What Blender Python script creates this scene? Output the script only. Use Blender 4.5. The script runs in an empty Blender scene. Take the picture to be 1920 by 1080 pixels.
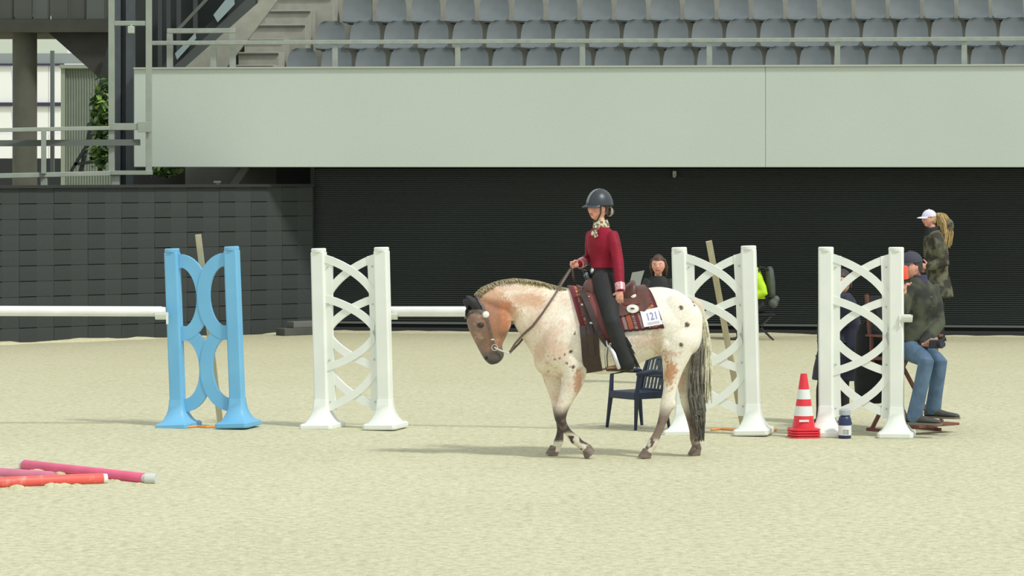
import bpy, bmesh, math, random
from mathutils import Vector, Matrix, noise
from mathutils.bvhtree import BVHTree

SC = bpy.context.scene
COL = SC.collection
random.seed(7)

# ------------------------------------------------------------------ camera, light, exposure
F = 6000.0      # focal length in pixels of the 1920 x 1080 frame
HC = 2.4        # camera height
HY = 305.0      # picture row of the horizon
cam_d = bpy.data.cameras.new('camera')
cam_d.sensor_width = 36.0
cam_d.lens = F / 1920.0 * 36.0
cam_d.shift_y = -(540.0 - HY) / 1920.0
cam_d.clip_end = 500.0
cam = bpy.data.objects.new('camera', cam_d)
cam.location = (0, 0, HC)
cam.rotation_euler = (math.radians(90), 0, 0)
COL.objects.link(cam)
SC.camera = cam

world = bpy.data.worlds.new('sky')
SC.world = world
world.use_nodes = True
bg = world.node_tree.nodes['Background']
bg.inputs[0].default_value = (0.93, 0.98, 1.0, 1)
bg.inputs[1].default_value = 0.80

sun_d = bpy.data.lights.new('sun', 'SUN')
sun_d.energy = 2.25
sun_d.angle = math.radians(7)
sun_d.color = (1.0, 0.985, 0.93)
sun = bpy.data.objects.new('sun', sun_d)
COL.objects.link(sun)
sun_dir = Vector((0.62, -0.50, 1.0)).normalized()     # towards the sun
sun.rotation_euler = sun_dir.to_track_quat('Z', 'Y').to_euler()
sun.location = (20, -10, 30)

SC.view_settings.view_transform = 'Standard'
SC.view_settings.look = 'None'
SC.view_settings.exposure = 0.06
SC.view_settings.gamma = 1.0
SC.view_settings.use_curve_mapping = False

# ------------------------------------------------------------------ helpers
def P(px, py, d):
    return Vector(((px - 960) / F * d, d, HC - (py - HY) / F * d))
def G(px, py):
    return P(px, py, F * HC / (py - HY))
def lerp(a, b, t): return a + (b - a) * t
def sstep(a, b, x):
    t = max(0.0, min(1.0, (x - a) / (b - a))) if a != b else float(x > a)
    return t * t * (3 - 2 * t)
def lin(c):
    return tuple(((v / 255) / 12.92 if v / 255 <= 0.04045 else ((v / 255 + 0.055) / 1.055) ** 2.4) for v in c)

MATS = {}
def mat(name, rgb, rough=0.6, rgb2=None, scale=8.0, detail=4.0, contrast=(0.35, 0.65), bump=0.0, bscale=None, metal=0.0,
        spec=0.5, stretch=(1, 1, 1), attr=None, sheen=0.0, coat=0.0):
    """Principled material; a noise blends rgb with rgb2; attr names a point colour attribute that replaces rgb."""
    if name in MATS: return MATS[name]
    m = bpy.data.materials.new(name); m.use_nodes = True
    nt = m.node_tree; N = nt.nodes; L = nt.links
    b = N['Principled BSDF']
    b.inputs['Roughness'].default_value = rough
    b.inputs['Metallic'].default_value = metal
    b.inputs['Specular IOR Level'].default_value = spec
    if sheen: b.inputs['Sheen Weight'].default_value = sheen
    if coat: b.inputs['Coat Weight'].default_value = coat
    tc = N.new('ShaderNodeTexCoord'); mp = N.new('ShaderNodeMapping')
    mp.inputs['Scale'].default_value = stretch
    L.new(tc.outputs['Object'], mp.inputs[0])
    base = None
    if attr:
        a = N.new('ShaderNodeAttribute'); a.attribute_name = attr; base = a.outputs['Color']
    if rgb2 is not None:
        nz = N.new('ShaderNodeTexNoise'); nz.inputs['Scale'].default_value = scale; nz.inputs['Detail'].default_value = detail
        L.new(mp.outputs[0], nz.inputs['Vector'])
        r = N.new('ShaderNodeMapRange'); r.inputs[1].default_value = contrast[0]; r.inputs[2].default_value = contrast[1]
        L.new(nz.outputs[0], r.inputs[0])
        mx = N.new('ShaderNodeMix'); mx.data_type = 'RGBA'
        L.new(r.outputs[0], mx.inputs[0])
        if base is not None:
            L.new(base, mx.inputs[6])
            mm = N.new('ShaderNodeMix'); mm.data_type = 'RGBA'; mm.blend_type = 'MULTIPLY'; mm.inputs[0].default_value = 1
            L.new(base, mm.inputs[6]); mm.inputs[7].default_value = (*lin(rgb2), 1)
            L.new(mm.outputs[2], mx.inputs[7])
        else:
            mx.inputs[6].default_value = (*lin(rgb), 1); mx.inputs[7].default_value = (*lin(rgb2), 1)
        L.new(mx.outputs[2], b.inputs['Base Color'])
    elif base is not None:
        L.new(base, b.inputs['Base Color'])
    else:
        b.inputs['Base Color'].default_value = (*lin(rgb), 1)
    if bump:
        nb = N.new('ShaderNodeTexNoise'); nb.inputs['Scale'].default_value = bscale or scale; nb.inputs['Detail'].default_value = 5
        L.new(mp.outputs[0], nb.inputs['Vector'])
        bp = N.new('ShaderNodeBump'); bp.inputs['Strength'].default_value = 1.0; bp.inputs['Distance'].default_value = bump
        L.new(nb.outputs[0], bp.inputs['Height']); L.new(bp.outputs[0], b.inputs['Normal'])
    MATS[name] = m
    return m

class MB:
    def __init__(s): s.v = []; s.f = []
    def add(s, vs, fs):
        k = len(s.v); s.v += [Vector(v) for v in vs]; s.f += [tuple(i + k for i in f) for f in fs]
        return s
    def box(s, c, size, rot=None):
        c = Vector(c); x, y, z = [q / 2 for q in size]
        vs = [Vector((a, b, d)) for a in (-x, x) for b in (-y, y) for d in (-z, z)]
        if rot is not None: vs = [rot @ v for v in vs]
        return s.add([c + v for v in vs], [(0, 1, 3, 2), (4, 6, 7, 5), (0, 4, 5, 1), (2, 3, 7, 6), (0, 2, 6, 4), (1, 5, 7, 3)])
    def bar(s, a, b, w, h, up=(0, 0, 1)):
        a = Vector(a); b = Vector(b); d = (b - a).normalized(); u = Vector(up)
        if abs(d.dot(u)) > 0.95: u = Vector((0, 1, 0))
        r = d.cross(u).normalized(); u = r.cross(d)
        q = [r * w / 2 * i + u * h / 2 * j for i, j in ((-1, -1), (1, -1), (1, 1), (-1, 1))]
        return s.add([a + k for k in q] + [b + k for k in q],
                     [(3, 2, 1, 0), (4, 5, 6, 7)] + [(i, (i + 1) % 4, (i + 1) % 4 + 4, i + 4) for i in range(4)])
    def rings(s, rings, cap=True, closed=False):
        n = len(rings[0]); k = len(s.v)
        vs = [p for r in rings for p in r]; fs = []
        m = len(rings)
        for j in range(m if closed else m - 1):
            for i in range(n):
                fs.append((j * n + i, j * n + (i + 1) % n, ((j + 1) % m) * n + (i + 1) % n, ((j + 1) % m) * n + i))
        if cap and not closed:
            fs.append(tuple(range(n - 1, -1, -1))); fs.append(tuple((m - 1) * n + i for i in range(n)))
        return s.add(vs, fs)
    def tube(s, pts, rad, n=10, flat=1.0, side=None, round_caps=True):
        """swept tube; rad one radius or one per point; flat scales the section along the direction `side`."""
        pts = [Vector(p) for p in pts]
        if not isinstance(rad, (list, tuple)): rad = [rad] * len(pts)
        rad = list(rad)
        if round_caps:
            d0 = (pts[0] - pts[1]).normalized(); d1 = (pts[-1] - pts[-2]).normalized()
            pts = [pts[0] + d0 * rad[0] * .8, pts[0] + d0 * rad[0] * .5] + pts + [pts[-1] + d1 * rad[-1] * .5, pts[-1] + d1 * rad[-1] * .8]
            rad = [rad[0] * .45, rad[0] * .8] + rad + [rad[-1] * .8, rad[-1] * .45]
        out = []
        ref = Vector(side).normalized() if side is not None else None
        prev = None
        for i, p in enumerate(pts):
            t = (pts[min(i + 1, len(pts) - 1)] - pts[max(i - 1, 0)]).normalized()
            u = ref or prev or (Vector((0, 1, 0)) if abs(t.y) < .9 else Vector((1, 0, 0)))
            u = (u - t * u.dot(t))
            if u.length < 1e-4: u = t.orthogonal()
            u.normalize(); w = t.cross(u); prev = u
            out.append([p + (u * math.cos(a) * flat + w * math.sin(a)) * rad[i] for a in (2 * math.pi * k / n for k in range(n))])
        return s.rings(out)
    def ball(s, c, r, nu=14, nv=9, rot=None):
        c = Vector(c); r = Vector(r) if not isinstance(r, (int, float)) else Vector((r, r, r))
        rr = []
        for j in range(nv + 1):
            a = math.pi * (0.04 + 0.92 * j / nv)
            ring = []
            for i in range(nu):
                b = 2 * math.pi * i / nu
                v = Vector((math.sin(a) * math.cos(b) * r.x, math.sin(a) * math.sin(b) * r.y, -math.cos(a) * r.z))
                if rot is not None: v = rot @ v
                ring.append(c + v)
            rr.append(ring)
        return s.rings(rr)
    def lathe(s, c, prof, n=24):
        c = Vector(c)
        return s.rings([[c + Vector((r * math.cos(2 * math.pi * i / n), r * math.sin(2 * math.pi * i / n), z)) for i in range(n)] for r, z in prof])
    def prism(s, poly, y0, y1, fn=None):
        """polygon in (x, z) pushed from y0 to y1"""
        n = len(poly)
        vs = [Vector((x, y0, z)) for x, z in poly] + [Vector((x, y1, z)) for x, z in poly]
        return s.add(vs, [tuple(range(n)), tuple(range(2 * n - 1, n - 1, -1))] + [(i, i + n, (i + 1) % n + n, (i + 1) % n) for i in range(n)])
    def ribbon(s, pts, w, t, normal=(0, 1, 0)):
        """band of width w in the plane square to normal, thickness t along it"""
        nrm = Vector(normal).normalized(); pts = [Vector(p) for p in pts]; rr = []
        for i, p in enumerate(pts):
            d = (pts[min(i + 1, len(pts) - 1)] - pts[max(i - 1, 0)]).normalized()
            q = d.cross(nrm).normalized()
            ww = w[i] if isinstance(w, (list, tuple)) else w
            rr.append([p + q * ww / 2 - nrm * t / 2, p + q * ww / 2 + nrm * t / 2, p - q * ww / 2 + nrm * t / 2, p - q * ww / 2 - nrm * t / 2])
        return s.rings(rr)
    def strap(s, pts, nrms, w, t):
        """flat band along pts lying on a surface whose normals are nrms"""
        rr = []
        for i, p in enumerate(pts):
            d = (pts[min(i + 1, len(pts) - 1)] - pts[max(i - 1, 0)]).normalized()
            q = d.cross(nrms[i]).normalized(); n = q.cross(d).normalized()
            if n.dot(nrms[i]) < 0: n = -n
            rr.append([p + q * w / 2, p + q * w / 2 + n * t, p - q * w / 2 + n * t, p - q * w / 2])
        return s.rings(rr)
    def merge(s, other):
        return s.add(other.v, other.f)
    def mesh(s, name='m', origin=None):
        me = bpy.data.meshes.new(name)
        o = Vector(origin) if origin is not None else Vector((0, 0, 0))
        me.from_pydata([tuple(v - o) for v in s.v], [], s.f); me.update()
        bm = bmesh.new(); bm.from_mesh(me); bmesh.ops.recalc_face_normals(bm, faces=bm.faces); bm.to_mesh(me); bm.free()
        return me

def smooth_mesh(me, on=True, angle=None):
    for p in me.polygons: p.use_smooth = on
    if on and angle: 
        try: me.set_sharp_from_angle(angle=math.radians(angle))
        except Exception: pass

def link(name, me, material=None, parent=None, smooth=False, bevel=0.0, angle=40):
    o = bpy.data.objects.new(name, me); COL.objects.link(o)
    if material is not None:
        me.materials.clear(); me.materials.append(material)
    if smooth: smooth_mesh(me, True, angle)
    if parent is not None: o.parent = parent
    if bevel:
        m = o.modifiers.new('bevel', 'BEVEL'); m.width = bevel; m.segments = 2; m.limit_method = 'ANGLE'; m.angle_limit = math.radians(40)
    return o

def build(name, mb, material, parent=None, origin=None, **kw):
    """origin: subtract this point (the root's place) from the vertices; default the parent's location"""
    return link(name, mb.mesh(name, origin), material, parent, **kw)

def tag(o, label=None, cat=None, group=None, kind=None):
    if label: o['label'] = label
    if cat: o['category'] = cat
    if group: o['group'] = group
    if kind: o['kind'] = kind
    return o

def thing(name, label, cat, loc=(0, 0, 0), rot=(0, 0, 0), group=None):
    o = bpy.data.objects.new(name, None); COL.objects.link(o)
    o.empty_display_size = .1
    o.location = loc; o.rotation_euler = rot
    return tag(o, label, cat, group)

def dup(root, loc, rot=None, label=None):
    r = root.copy(); COL.objects.link(r); r.location = loc
    if rot is not None: r.rotation_euler = rot
    if label: r['label'] = label
    for ch in list(root.children):
        c = ch.copy(); COL.objects.link(c); c.parent = r
        for g in list(ch.children):
            d = g.copy(); COL.objects.link(d); d.parent = c
    return r

def remesh(mb, voxel, it=3, factor=.5):
    """one continuous surface out of overlapping pieces"""
    me = mb.mesh('tmp')
    o = bpy.data.objects.new('tmp', me); COL.objects.link(o)
    m = o.modifiers.new('r', 'REMESH'); m.mode = 'VOXEL'; m.voxel_size = voxel
    if it:
        q = o.modifiers.new('s', 'SMOOTH'); q.factor = factor; q.iterations = it
    dg = bpy.context.evaluated_depsgraph_get(); dg.update()
    me2 = bpy.data.meshes.new_from_object(o.evaluated_get(dg))
    bpy.data.objects.remove(o); bpy.data.meshes.remove(me)
    out = MB(); out.v = [v.co.copy() for v in me2.vertices]; out.f = [tuple(p.vertices) for p in me2.polygons]
    bpy.data.meshes.remove(me2)
    return out

def paint(me, fn, origin=None):
    a = me.color_attributes.new('Col', 'FLOAT_COLOR', 'POINT')
    o = Vector(origin) if origin is not None else Vector((0, 0, 0))
    buf = []
    for v in me.vertices:
        c = lin(fn(v.co + o)); buf += [c[0], c[1], c[2], 1.0]
    a.data.foreach_set('color', buf)

def mixc(a, b, t):
    t = max(0.0, min(1.0, t)); return tuple(x + (y - x) * t for x, y in zip(a, b))

# ------------------------------------------------------------------ materials used widely
M_sand_ridge = mat('sand_ridge', (206, 202, 168), 1.0, (190, 185, 150), 30, bump=.01)
M_white = mat('white_plastic', (236, 240, 232), .45, (226, 232, 224), 3, bump=.0)
M_blue = mat('blue_plastic', (116, 184, 222), .45, (108, 176, 216), 3)
M_concrete = mat('pale_concrete', (190, 200, 190), .85, (186, 196, 186), .5, bump=.002, bscale=60)
M_step = mat('step_concrete', (158, 158, 146), .9, (147, 147, 135), 6, bump=.002, bscale=60)
M_steel = mat('galvanised_steel', (158, 166, 156), .5, (146, 154, 146), 9, metal=.25)
M_seat = mat('grey_seat_plastic', (106, 114, 115), .6, (99, 108, 109), 5)
M_dark = mat('dark_steel', (40, 46, 46), .6)
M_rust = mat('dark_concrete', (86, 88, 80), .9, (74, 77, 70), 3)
# ------------------------------------------------------------------ ground
def sand_material():
    m = bpy.data.materials.new('arena_sand'); m.use_nodes = True
    nt = m.node_tree; N = nt.nodes; L = nt.links; b = N['Principled BSDF']
    b.inputs['Roughness'].default_value = 1.0; b.inputs['Specular IOR Level'].default_value = .1
    tc = N.new('ShaderNodeTexCoord')
    def nz(scale, det=5, rough=.6, sx=1, sy=1):
        mp = N.new('ShaderNodeMapping'); mp.inputs['Scale'].default_value = (sx, sy, 1); L.new(tc.outputs['Object'], mp.inputs[0])
        n = N.new('ShaderNodeTexNoise'); n.inputs['Scale'].default_value = scale; n.inputs['Detail'].default_value = det
        n.inputs['Roughness'].default_value = rough; L.new(mp.outputs[0], n.inputs['Vector']); return n.outputs[0]
    def rng(x, a, c, lo=0, hi=1):
        r = N.new('ShaderNodeMapRange'); r.inputs[1].default_value = a; r.inputs[2].default_value = c
        r.inputs[3].default_value = lo; r.inputs[4].default_value = hi; L.new(x, r.inputs[0]); return r.outputs[0]
    def mix(f, a, c):
        x = N.new('ShaderNodeMix'); x.data_type = 'RGBA'; L.new(f, x.inputs[0])
        if isinstance(a, tuple): x.inputs[6].default_value = (*lin(a), 1)
        else: L.new(a, x.inputs[6])
        x.inputs[7].default_value = (*lin(c), 1); return x.outputs[2]
    big = nz(.35, 3, .5); mid = nz(3.0, 5, .65); fine = nz(15, 6, .7); grit = nz(34, 3, .7)
    c = mix(rng(big, .35, .65), (212, 210, 178), (206, 204, 171))
    c = mix(rng(mid, .52, .75, 0, .75), c, (196, 192, 160))
    c = mix(rng(fine, .50, .70, 0, .75), c, (230, 228, 202))
    c = mix(rng(fine, .50, .32, 0, .80), c, (176, 170, 142))
    c = mix(rng(grit, .60, .72, 0, .7), c, (150, 142, 120))
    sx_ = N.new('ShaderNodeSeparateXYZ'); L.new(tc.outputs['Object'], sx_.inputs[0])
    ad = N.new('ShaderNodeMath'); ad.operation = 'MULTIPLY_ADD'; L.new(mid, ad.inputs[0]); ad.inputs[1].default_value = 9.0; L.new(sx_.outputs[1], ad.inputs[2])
    c = mix(rng(ad.outputs[0], 30, 48, 0, .55), c, (182, 176, 142))      # sand colour blends darker towards the stand
    L.new(c, b.inputs['Base Color'])
    bp = N.new('ShaderNodeBump'); bp.inputs['Distance'].default_value = .035; bp.inputs['Strength'].default_value = .8
    L.new(fine, bp.inputs['Height']); L.new(bp.outputs[0], b.inputs['Normal'])
    return m
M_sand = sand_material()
mb = MB()
gx = [-40 + 2 * i for i in range(46)]; gy = [8 + 2 * i for i in range(40)]
mb.add([(x, y, 0) for y in gy for x in gx], [(j * 46 + i, j * 46 + i + 1, (j + 1) * 46 + i + 1, (j + 1) * 46 + i) for j in range(39) for i in range(45)])
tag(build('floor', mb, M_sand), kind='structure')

# ------------------------------------------------------------------ grandstand frame: x along the wall, y away from the camera
SO = G(590, 622); SE = G(1920, 631.0)
S_ANG = math.atan2(SE.y - SO.y, SE.x - SO.x)
SR = Matrix.Rotation(S_ANG, 4, 'Z'); SRi = SR.inverted()
def ST(px, py, yo):
    c = SRi @ (Vector((0, 0, HC)) - SO); d = SRi @ Vector(((px - 960) / F, 1, -(py - HY) / F))
    t = (yo - c.y) / d.y; p = c + d * t
    return p.x, p.z
def stand_root(name, label, cat, kind=None, group=None):
    o = thing(name, label, cat, tuple(SO), (0, 0, S_ANG), group)
    if kind: o['kind'] = kind
    return o
XR = ST(1920, 500, 0)[0] + 4.0          # right end of everything that runs along the wall
XB = 0.0

# back wall under the stand: dark corrugated sheet
M_rib = mat('black_ribbed_sheet', (56, 63, 62), .65, (49, 56, 55), .7, contrast=(.3, .7))
M_rib_dark = mat('black_kerb', (38, 41, 40), .7)
wall_h = ST(900, 313, -0.8)[1]
wb = bpy.data.objects.new('wall_back', None); COL.objects.link(wb); wb.location = SO; wb.rotation_euler = (0, 0, S_ANG); wb['kind'] = 'structure'
mb = MB(); mb.box(((XB + XR) / 2, .16, wall_h / 2), (XR - XB, .2, wall_h)); build('sheet_backing', mb, M_rib_dark, wb)
mb = MB(); n_r = 76; pitch = (wall_h - .16) / n_r
prof = []
for i in range(n_r):
    z = .14 + i * pitch
    prof += [(0.03, z), (0.0, z + pitch * .22), (0.0, z + pitch * .55), (0.03, z + pitch * .78)]
mb.add([(x, y, z) for y, z in prof for x in (XB, XR)], [(2 * i, 2 * i + 1, 2 * i + 3, 2 * i + 2) for i in range(len(prof) - 1)])
o = build('rib', mb, M_rib, wb); o['kind'] = 'stuff'
mb = MB(); mb.box(((XB + XR) / 2, -.03, .035), (XR - XB, .10, .07)); build('kerb', mb, M_rib_dark, wb, bevel=.01)
mb = MB(); mb.box(((XB + XR) / 2, -.01, .135), (XR - XB, .05, .025)); build('rail', mb, mat('wall_rail', (96, 102, 98), .5), wb)
mb = MB(); mb.box((XB - .03, .05, wall_h / 2), (.06, .12, wall_h)); build('corner_strip', mb, M_rib_dark, wb)
mb = MB(); cx, cz = ST(1265, 326, -.02); mb.box((cx, -.03, cz), (.05, .06, .08)); mb.box((cx, -.05, cz - .04), (.03, .1, .02)); build('wall_bracket', mb, M_steel, wb)

# fascia, terraces and stair of the stand
FY = -0.8
xf0 = ST(251, 200, FY)[0]
zf0 = ST(1100, 313.5, FY)[1]; zf1 = ST(1100, 126.5, FY)[1]
gs = stand_root('grandstand', 'pale concrete grandstand with plain front fascia, stepped terraces and an aisle stair', 'grandstand')
jx = [xf0, ST(1435, 200, FY)[0], XR]
for a, b_ in zip(jx[:-1], jx[1:]):
    mb = MB(); mb.box(((a + b_) / 2, FY + .09, (zf0 + zf1) / 2), (b_ - a - .003, .18, zf1 - zf0)); build('fascia_panel', mb, M_concrete, gs, bevel=.008)
mb = MB(); mb.box(((xf0 + XR) / 2, FY + .08, zf1 + .012), (XR - xf0, .22, .024)); build('coping', mb, mat('coping', (172, 178, 166), .8), gs)
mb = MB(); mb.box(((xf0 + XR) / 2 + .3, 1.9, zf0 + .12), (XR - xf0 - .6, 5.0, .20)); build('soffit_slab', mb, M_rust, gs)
# rows
YROW = [0.45, 1.25, 2.05, 2.85]
ztop = {0: ST(900, 91, YROW[0] + .1)[1], 1: ST(900, 40, YROW[1] + .1)[1]}
rise = ztop[1] - ztop[0]
SEATH = .80
zfl = [ztop[0] - SEATH + rise * k for k in range(4)]
xs0 = [ST(541, 100, YROW[0])[0], ST(590, 60, YROW[1])[0], ST(640, 20, YROW[2])[0], ST(690, -20, YROW[3])[0]]
zfw = zfl[0]
for k in range(4):
    y0, y1 = YROW[k] - .665, YROW[k] + .135
    mb = MB(); mb.box(((xs0[k] - .06 + XR) / 2, (y0 + y1) / 2, (zfl[k] + zf0 + .2) / 2), (XR - xs0[k] + .06, y1 - y0, zfl[k] - zf0 - .2))
    build('terrace', mb, M_step, gs, bevel=.01)
    o = gs.children[-1]
mb = MB(); mb.box(((xs0[3] + XR) / 2, YROW[3] + .5, zfl[3] + 1.2), (XR - xs0[3], .2, 3.4)); build('rear_parapet', mb, M_step, gs)
xk = ST(452, 60, 2.3)[0]
mb = MB(); mb.box(((xk + xs0[3]) / 2 + .3, 3.6, zfl[3] + 1.0), (xs0[3] - xk + .6, .15, 6.0)); build('stair_backing', mb, M_step, gs)
# aisle stair: half-height treads climbing away from the arena
st_left = [425, 447, 458, 468, 497, 520, 545]
st_top = [121, 97, 72, 45, 18.5, -8, -34]
for k in range(7):
    yo = -.30 + .40 * k
    x0 = ST(st_left[k], st_top[k], yo)[0]; z = ST(600, st_top[k], yo)[1]
    row = min(3, max(0, int((yo + .05) / .8)))
    x1 = xs0[row] - .07
    mb = MB(); mb.box(((x0 + x1) / 2, yo + .2, (z + zf0 + .2) / 2), (x1 - x0, .395, z - zf0 - .2)); build('stair_tread', mb, M_step, gs, bevel=.006)
    mb = MB(); mb.box(((x0 + x1) / 2, yo - .012, z - .03), (x1 - x0 - .01, .03, .022)); build('dark_edge_strip', mb, M_rust, gs)  # thin dark strip just below the front edge of each tread
# sloped pale wall beside the stair
def par(poly, yo, t, name, m, parent, **kw):
    q = [ST(x, y, yo) for x, y in poly]
    mb = MB(); mb.prism(q, yo, yo + t); return build(name, mb, m, parent, **kw)
par([(345, 128), (424, 128), (530, -12), (503, -12)], -.36, .05, 'stair_wall', M_step, gs)

# guard rail on the fascia
gr = stand_root('guard_rail', 'long grey steel guard rail with posts along the top of the pale fascia', 'railing')
za, zb = ST(285, 81, FY + .05), ST(1920, 72.5, FY + .05)
zr = (za[1] + zb[1]) / 2
mb = MB(); mb.box(((za[0] + XR) / 2, FY + .06, zr), (XR - za[0], .05, .06)); build('top_rail', mb, M_steel, gr, bevel=.008)
for px in (628, 858, 1092, 1330, 1570, 1808, 2046):
    x = ST(px, 100, FY + .06)[0]
    mb = MB(); mb.box((x, FY + .075, (zr - .03 + zf1 + .024) / 2), (.075, .03, zr - .03 - zf1 - .024)); build('post', mb, M_steel, gr)
sg = stand_root('stair_rail', 'short grey steel hoop rail at the foot of the stand stair', 'railing')
x0, z1 = ST(318, 58, FY + .12); x1 = ST(436, 57, FY + .12)[0]; xm = ST(400, 57, FY + .12)[0]
mb = MB(); mb.box(((x0 + x1) / 2, FY + .14, z1), (x1 - x0 + .08, .05, .07)); build('top_bar', mb, M_steel, sg, bevel=.008)
for x, top, y in ((x0, z1 - .035, FY + .14), (x1, z1 - .035, FY + .14), (xm, ST(400, 82, FY + .14)[1], FY + .14)):
    mb = MB(); mb.box((x, y, (top + zf1 + .024) / 2), (.085, .04, top - zf1 - .024)); build('upright', mb, M_steel, sg)

# seats
def seat_mesh():
    prof = [(-.15, .375), (-.17, .40), (-.155, .425), (-.09, .425), (-.03, .435), (0.01, .48), (.045, .56), (.075, .66), (.09, .74), (.098, .79), (.10, .815)]
    hw = [.18, .198, .205, .212, .218, .222, .222, .216, .198, .158, .095]
    nu = 8; front = []; back = []
    for (y, z), w in zip(prof, hw):
        for i in range(nu + 1):
            u = -1 + 2 * i / nu
            front.append(Vector((u * w, y - .035 * u * u * (1 if z > .45 else 0), z + .012 * u * u * (1 if z < .45 else 0))))
    mb = MB(); nv = len(prof); n1 = nu + 1
    def nrm(j):
        a, b = prof[max(j - 1, 0)], prof[min(j + 1, nv - 1)]
        d = Vector((b[0] - a[0], b[1] - a[1])).normalized(); return Vector((0, d.y, -d.x))
    back = [v + nrm(k // n1) * .022 for k, v in enumerate(front)]
    fs = [(j * n1 + i, j * n1 + i + 1, (j + 1) * n1 + i + 1, (j + 1) * n1 + i) for j in range(nv - 1) for i in range(nu)]
    o = len(front)
    fb = [tuple(o + k for k in reversed(f)) for f in fs]
    edge = [i for i in range(nu + 1)] + [j * n1 + nu for j in range(1, nv)] + [(nv - 1) * n1 + i for i in range(nu - 1, -1, -1)] + [j * n1 for j in range(nv - 2, 0, -1)]
    rim = [(edge[i], edge[(i + 1) % len(edge)], edge[(i + 1) % len(edge)] + o, edge[i] + o) for i in range(len(edge))]
    mb.add(front + back, fs + fb + rim)
    return mb.mesh('stadium_seat')
seat_me = seat_mesh(); seat_me.materials.append(M_seat); smooth_mesh(seat_me, True, 50)
mb = MB(); mb.box((0, .07, .32), (.16, .03, .18)); mb.box((0, -.02, .385), (.24, .2, .03)); mb.bar((0, .12, .3), (0, .06, .3), .06, .10)
brk_me = mb.mesh('bracket'); brk_me.materials.append(M_dark)
ORD = ['first', 'second', 'third', 'fourth', 'fifth', 'sixth', 'seventh', 'eighth', 'ninth', 'tenth', 'eleventh', 'twelfth', 'thirteenth', 'fourteenth', 'fifteenth',
       'sixteenth', 'seventeenth', 'eighteenth', 'nineteenth', 'twentieth', 'twenty-first', 'twenty-second', 'twenty-third', 'twenty-fourth']
rows = [(758.6 - 3 * 64.2, 110, 'bottom'), (748 - 2 * 64.2, 60, 'middle'), (733.6 - 64.2, 10, 'top visible')]
for k, (px0, py, nm) in enumerate(rows):
    i = 0
    while px0 + 64.2 * i < 1955:
        x = ST(px0 + 64.2 * i, py, YROW[k])[0]
        o = bpy.data.objects.new('stadium_seat', seat_me); COL.objects.link(o)
        o.location = SR @ Vector((x, YROW[k], zfl[k])) + SO; o.rotation_euler = (0, 0, S_ANG)
        tag(o, 'grey plastic stadium seat, %s from the stair in the %s row' % (ORD[i], nm), 'seat', 'grey seats in the %s row of the stand' % nm)
        c = bpy.data.objects.new('bracket', brk_me); COL.objects.link(c); c.parent = o
        i += 1

# ------------------------------------------------------------------ left fence of dark boards
def fence_d(px): return lerp(42.2, 45.5, px / 590.0)
FA = G(0, 646); FB = SO + Vector((-.02, -.12, 0))
ext = FA + (FA - FB) * .78
fdir = (FB - ext); flen = fdir.length; fdir.normalize()
FANG = math.atan2(fdir.y, fdir.x)
wl = bpy.data.objects.new('wall_left', None); COL.objects.link(wl); wl.location = ext; wl.rotation_euler = (0, 0, FANG); wl['kind'] = 'structure'
M_tile = mat('charcoal_board', (55, 61, 60), .85, (50, 56, 55), 2.5, bump=.003, bscale=30)
M_tile2 = mat('charcoal_board_lighter', (59, 65, 64), .85, (54, 60, 59), 2.5, bump=.003, bscale=30)
H_F = 2.06; nrow = 10; rh = H_F / nrow; ncol = int(round(flen / .262)); cw = flen / ncol
mb = MB(); mb.box((flen / 2, .07, H_F / 2), (flen, .06, H_F)); build('backing', mb, M_rib_dark, wl)
mb = MB(); mb.box((flen / 2, .03, H_F + .02), (flen, .16, .04)); build('capping', mb, M_rib_dark, wl)
tmes = []
for k in range(6):
    mb = MB(); mb.box((0, 0, 0), (cw - .0015, .05, rh - (.004 if k % 2 else .011))); tme = mb.mesh('board'); tme.materials.append(M_tile2 if k % 2 else M_tile); tmes.append(tme)
rng = random.Random(3)
for c in range(ncol):
    for r in range(nrow):
        o = bpy.data.objects.new('board', tmes[(c % 2) + 2 * rng.randrange(3)]); COL.objects.link(o); o.parent = wl
        o.location = ((c + .5) * cw, .018 + (c % 2) * .004 + rng.uniform(-.002, .002), (r + .5) * rh)
        o.rotation_euler = (rng.uniform(-.02, .02), rng.uniform(-.004, .004), 0)
mpx = [flen * .26 + 1.2, flen * .26 + 3.1]
# low slabs lying at the foot of the fence corner
sl = thing('kerb_slab', 'pair of flat grey kerb slabs lying at the corner of the dark walls', 'slab', tuple(G(560, 628)), (0, 0, FANG))
mb = MB(); mb.box((0, 0, .05), (.62, .22, .10)); mb.mesh
build('lower_slab', mb, M_rust, sl, bevel=.01)
mb = MB(); mb.box((.12, .02, .145), (.5, .18, .09)); build('upper_slab', mb, mat('slab_grey', (104, 108, 102), .9), sl, bevel=.01)

# sand drift along the foot of both walls
def drift(a, b, h, w, seed, name):
    a = Vector(a); b = Vector(b); d = (b - a); n = int(d.length / .15); d.normalize(); q = Vector((d.y, -d.x, 0))
    mb = MB(); rr = []
    for i in range(n + 1):
        p = a + d * (i * .15); k = noise.noise(Vector((i * .11, seed, 0))) * .5 + .6 + .35 * noise.noise(Vector((i * .5, seed, 3)))
        k = max(.12, k); rr.append([p + Vector((0, 0, -.02)), p + Vector((0, 0, h * k)), p + q * w * .35 * k + Vector((0, 0, h * k * .8)), p + q * w * k + Vector((0, 0, .004)), p + q * w * k + Vector((0, 0, -.02))])
    mb.rings(rr)
    o = build(name, mb, M_sand_ridge, smooth=True, angle=80); tag(o, kind='stuff'); return o
tag(drift(ext + Vector((0, -.02, 0)), FB + Vector((-.3, -.03, 0)), .07, .35, 1.3, 'sand_drift'), 'low drift of sand along the foot of the dark board fence', 'sand')
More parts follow.
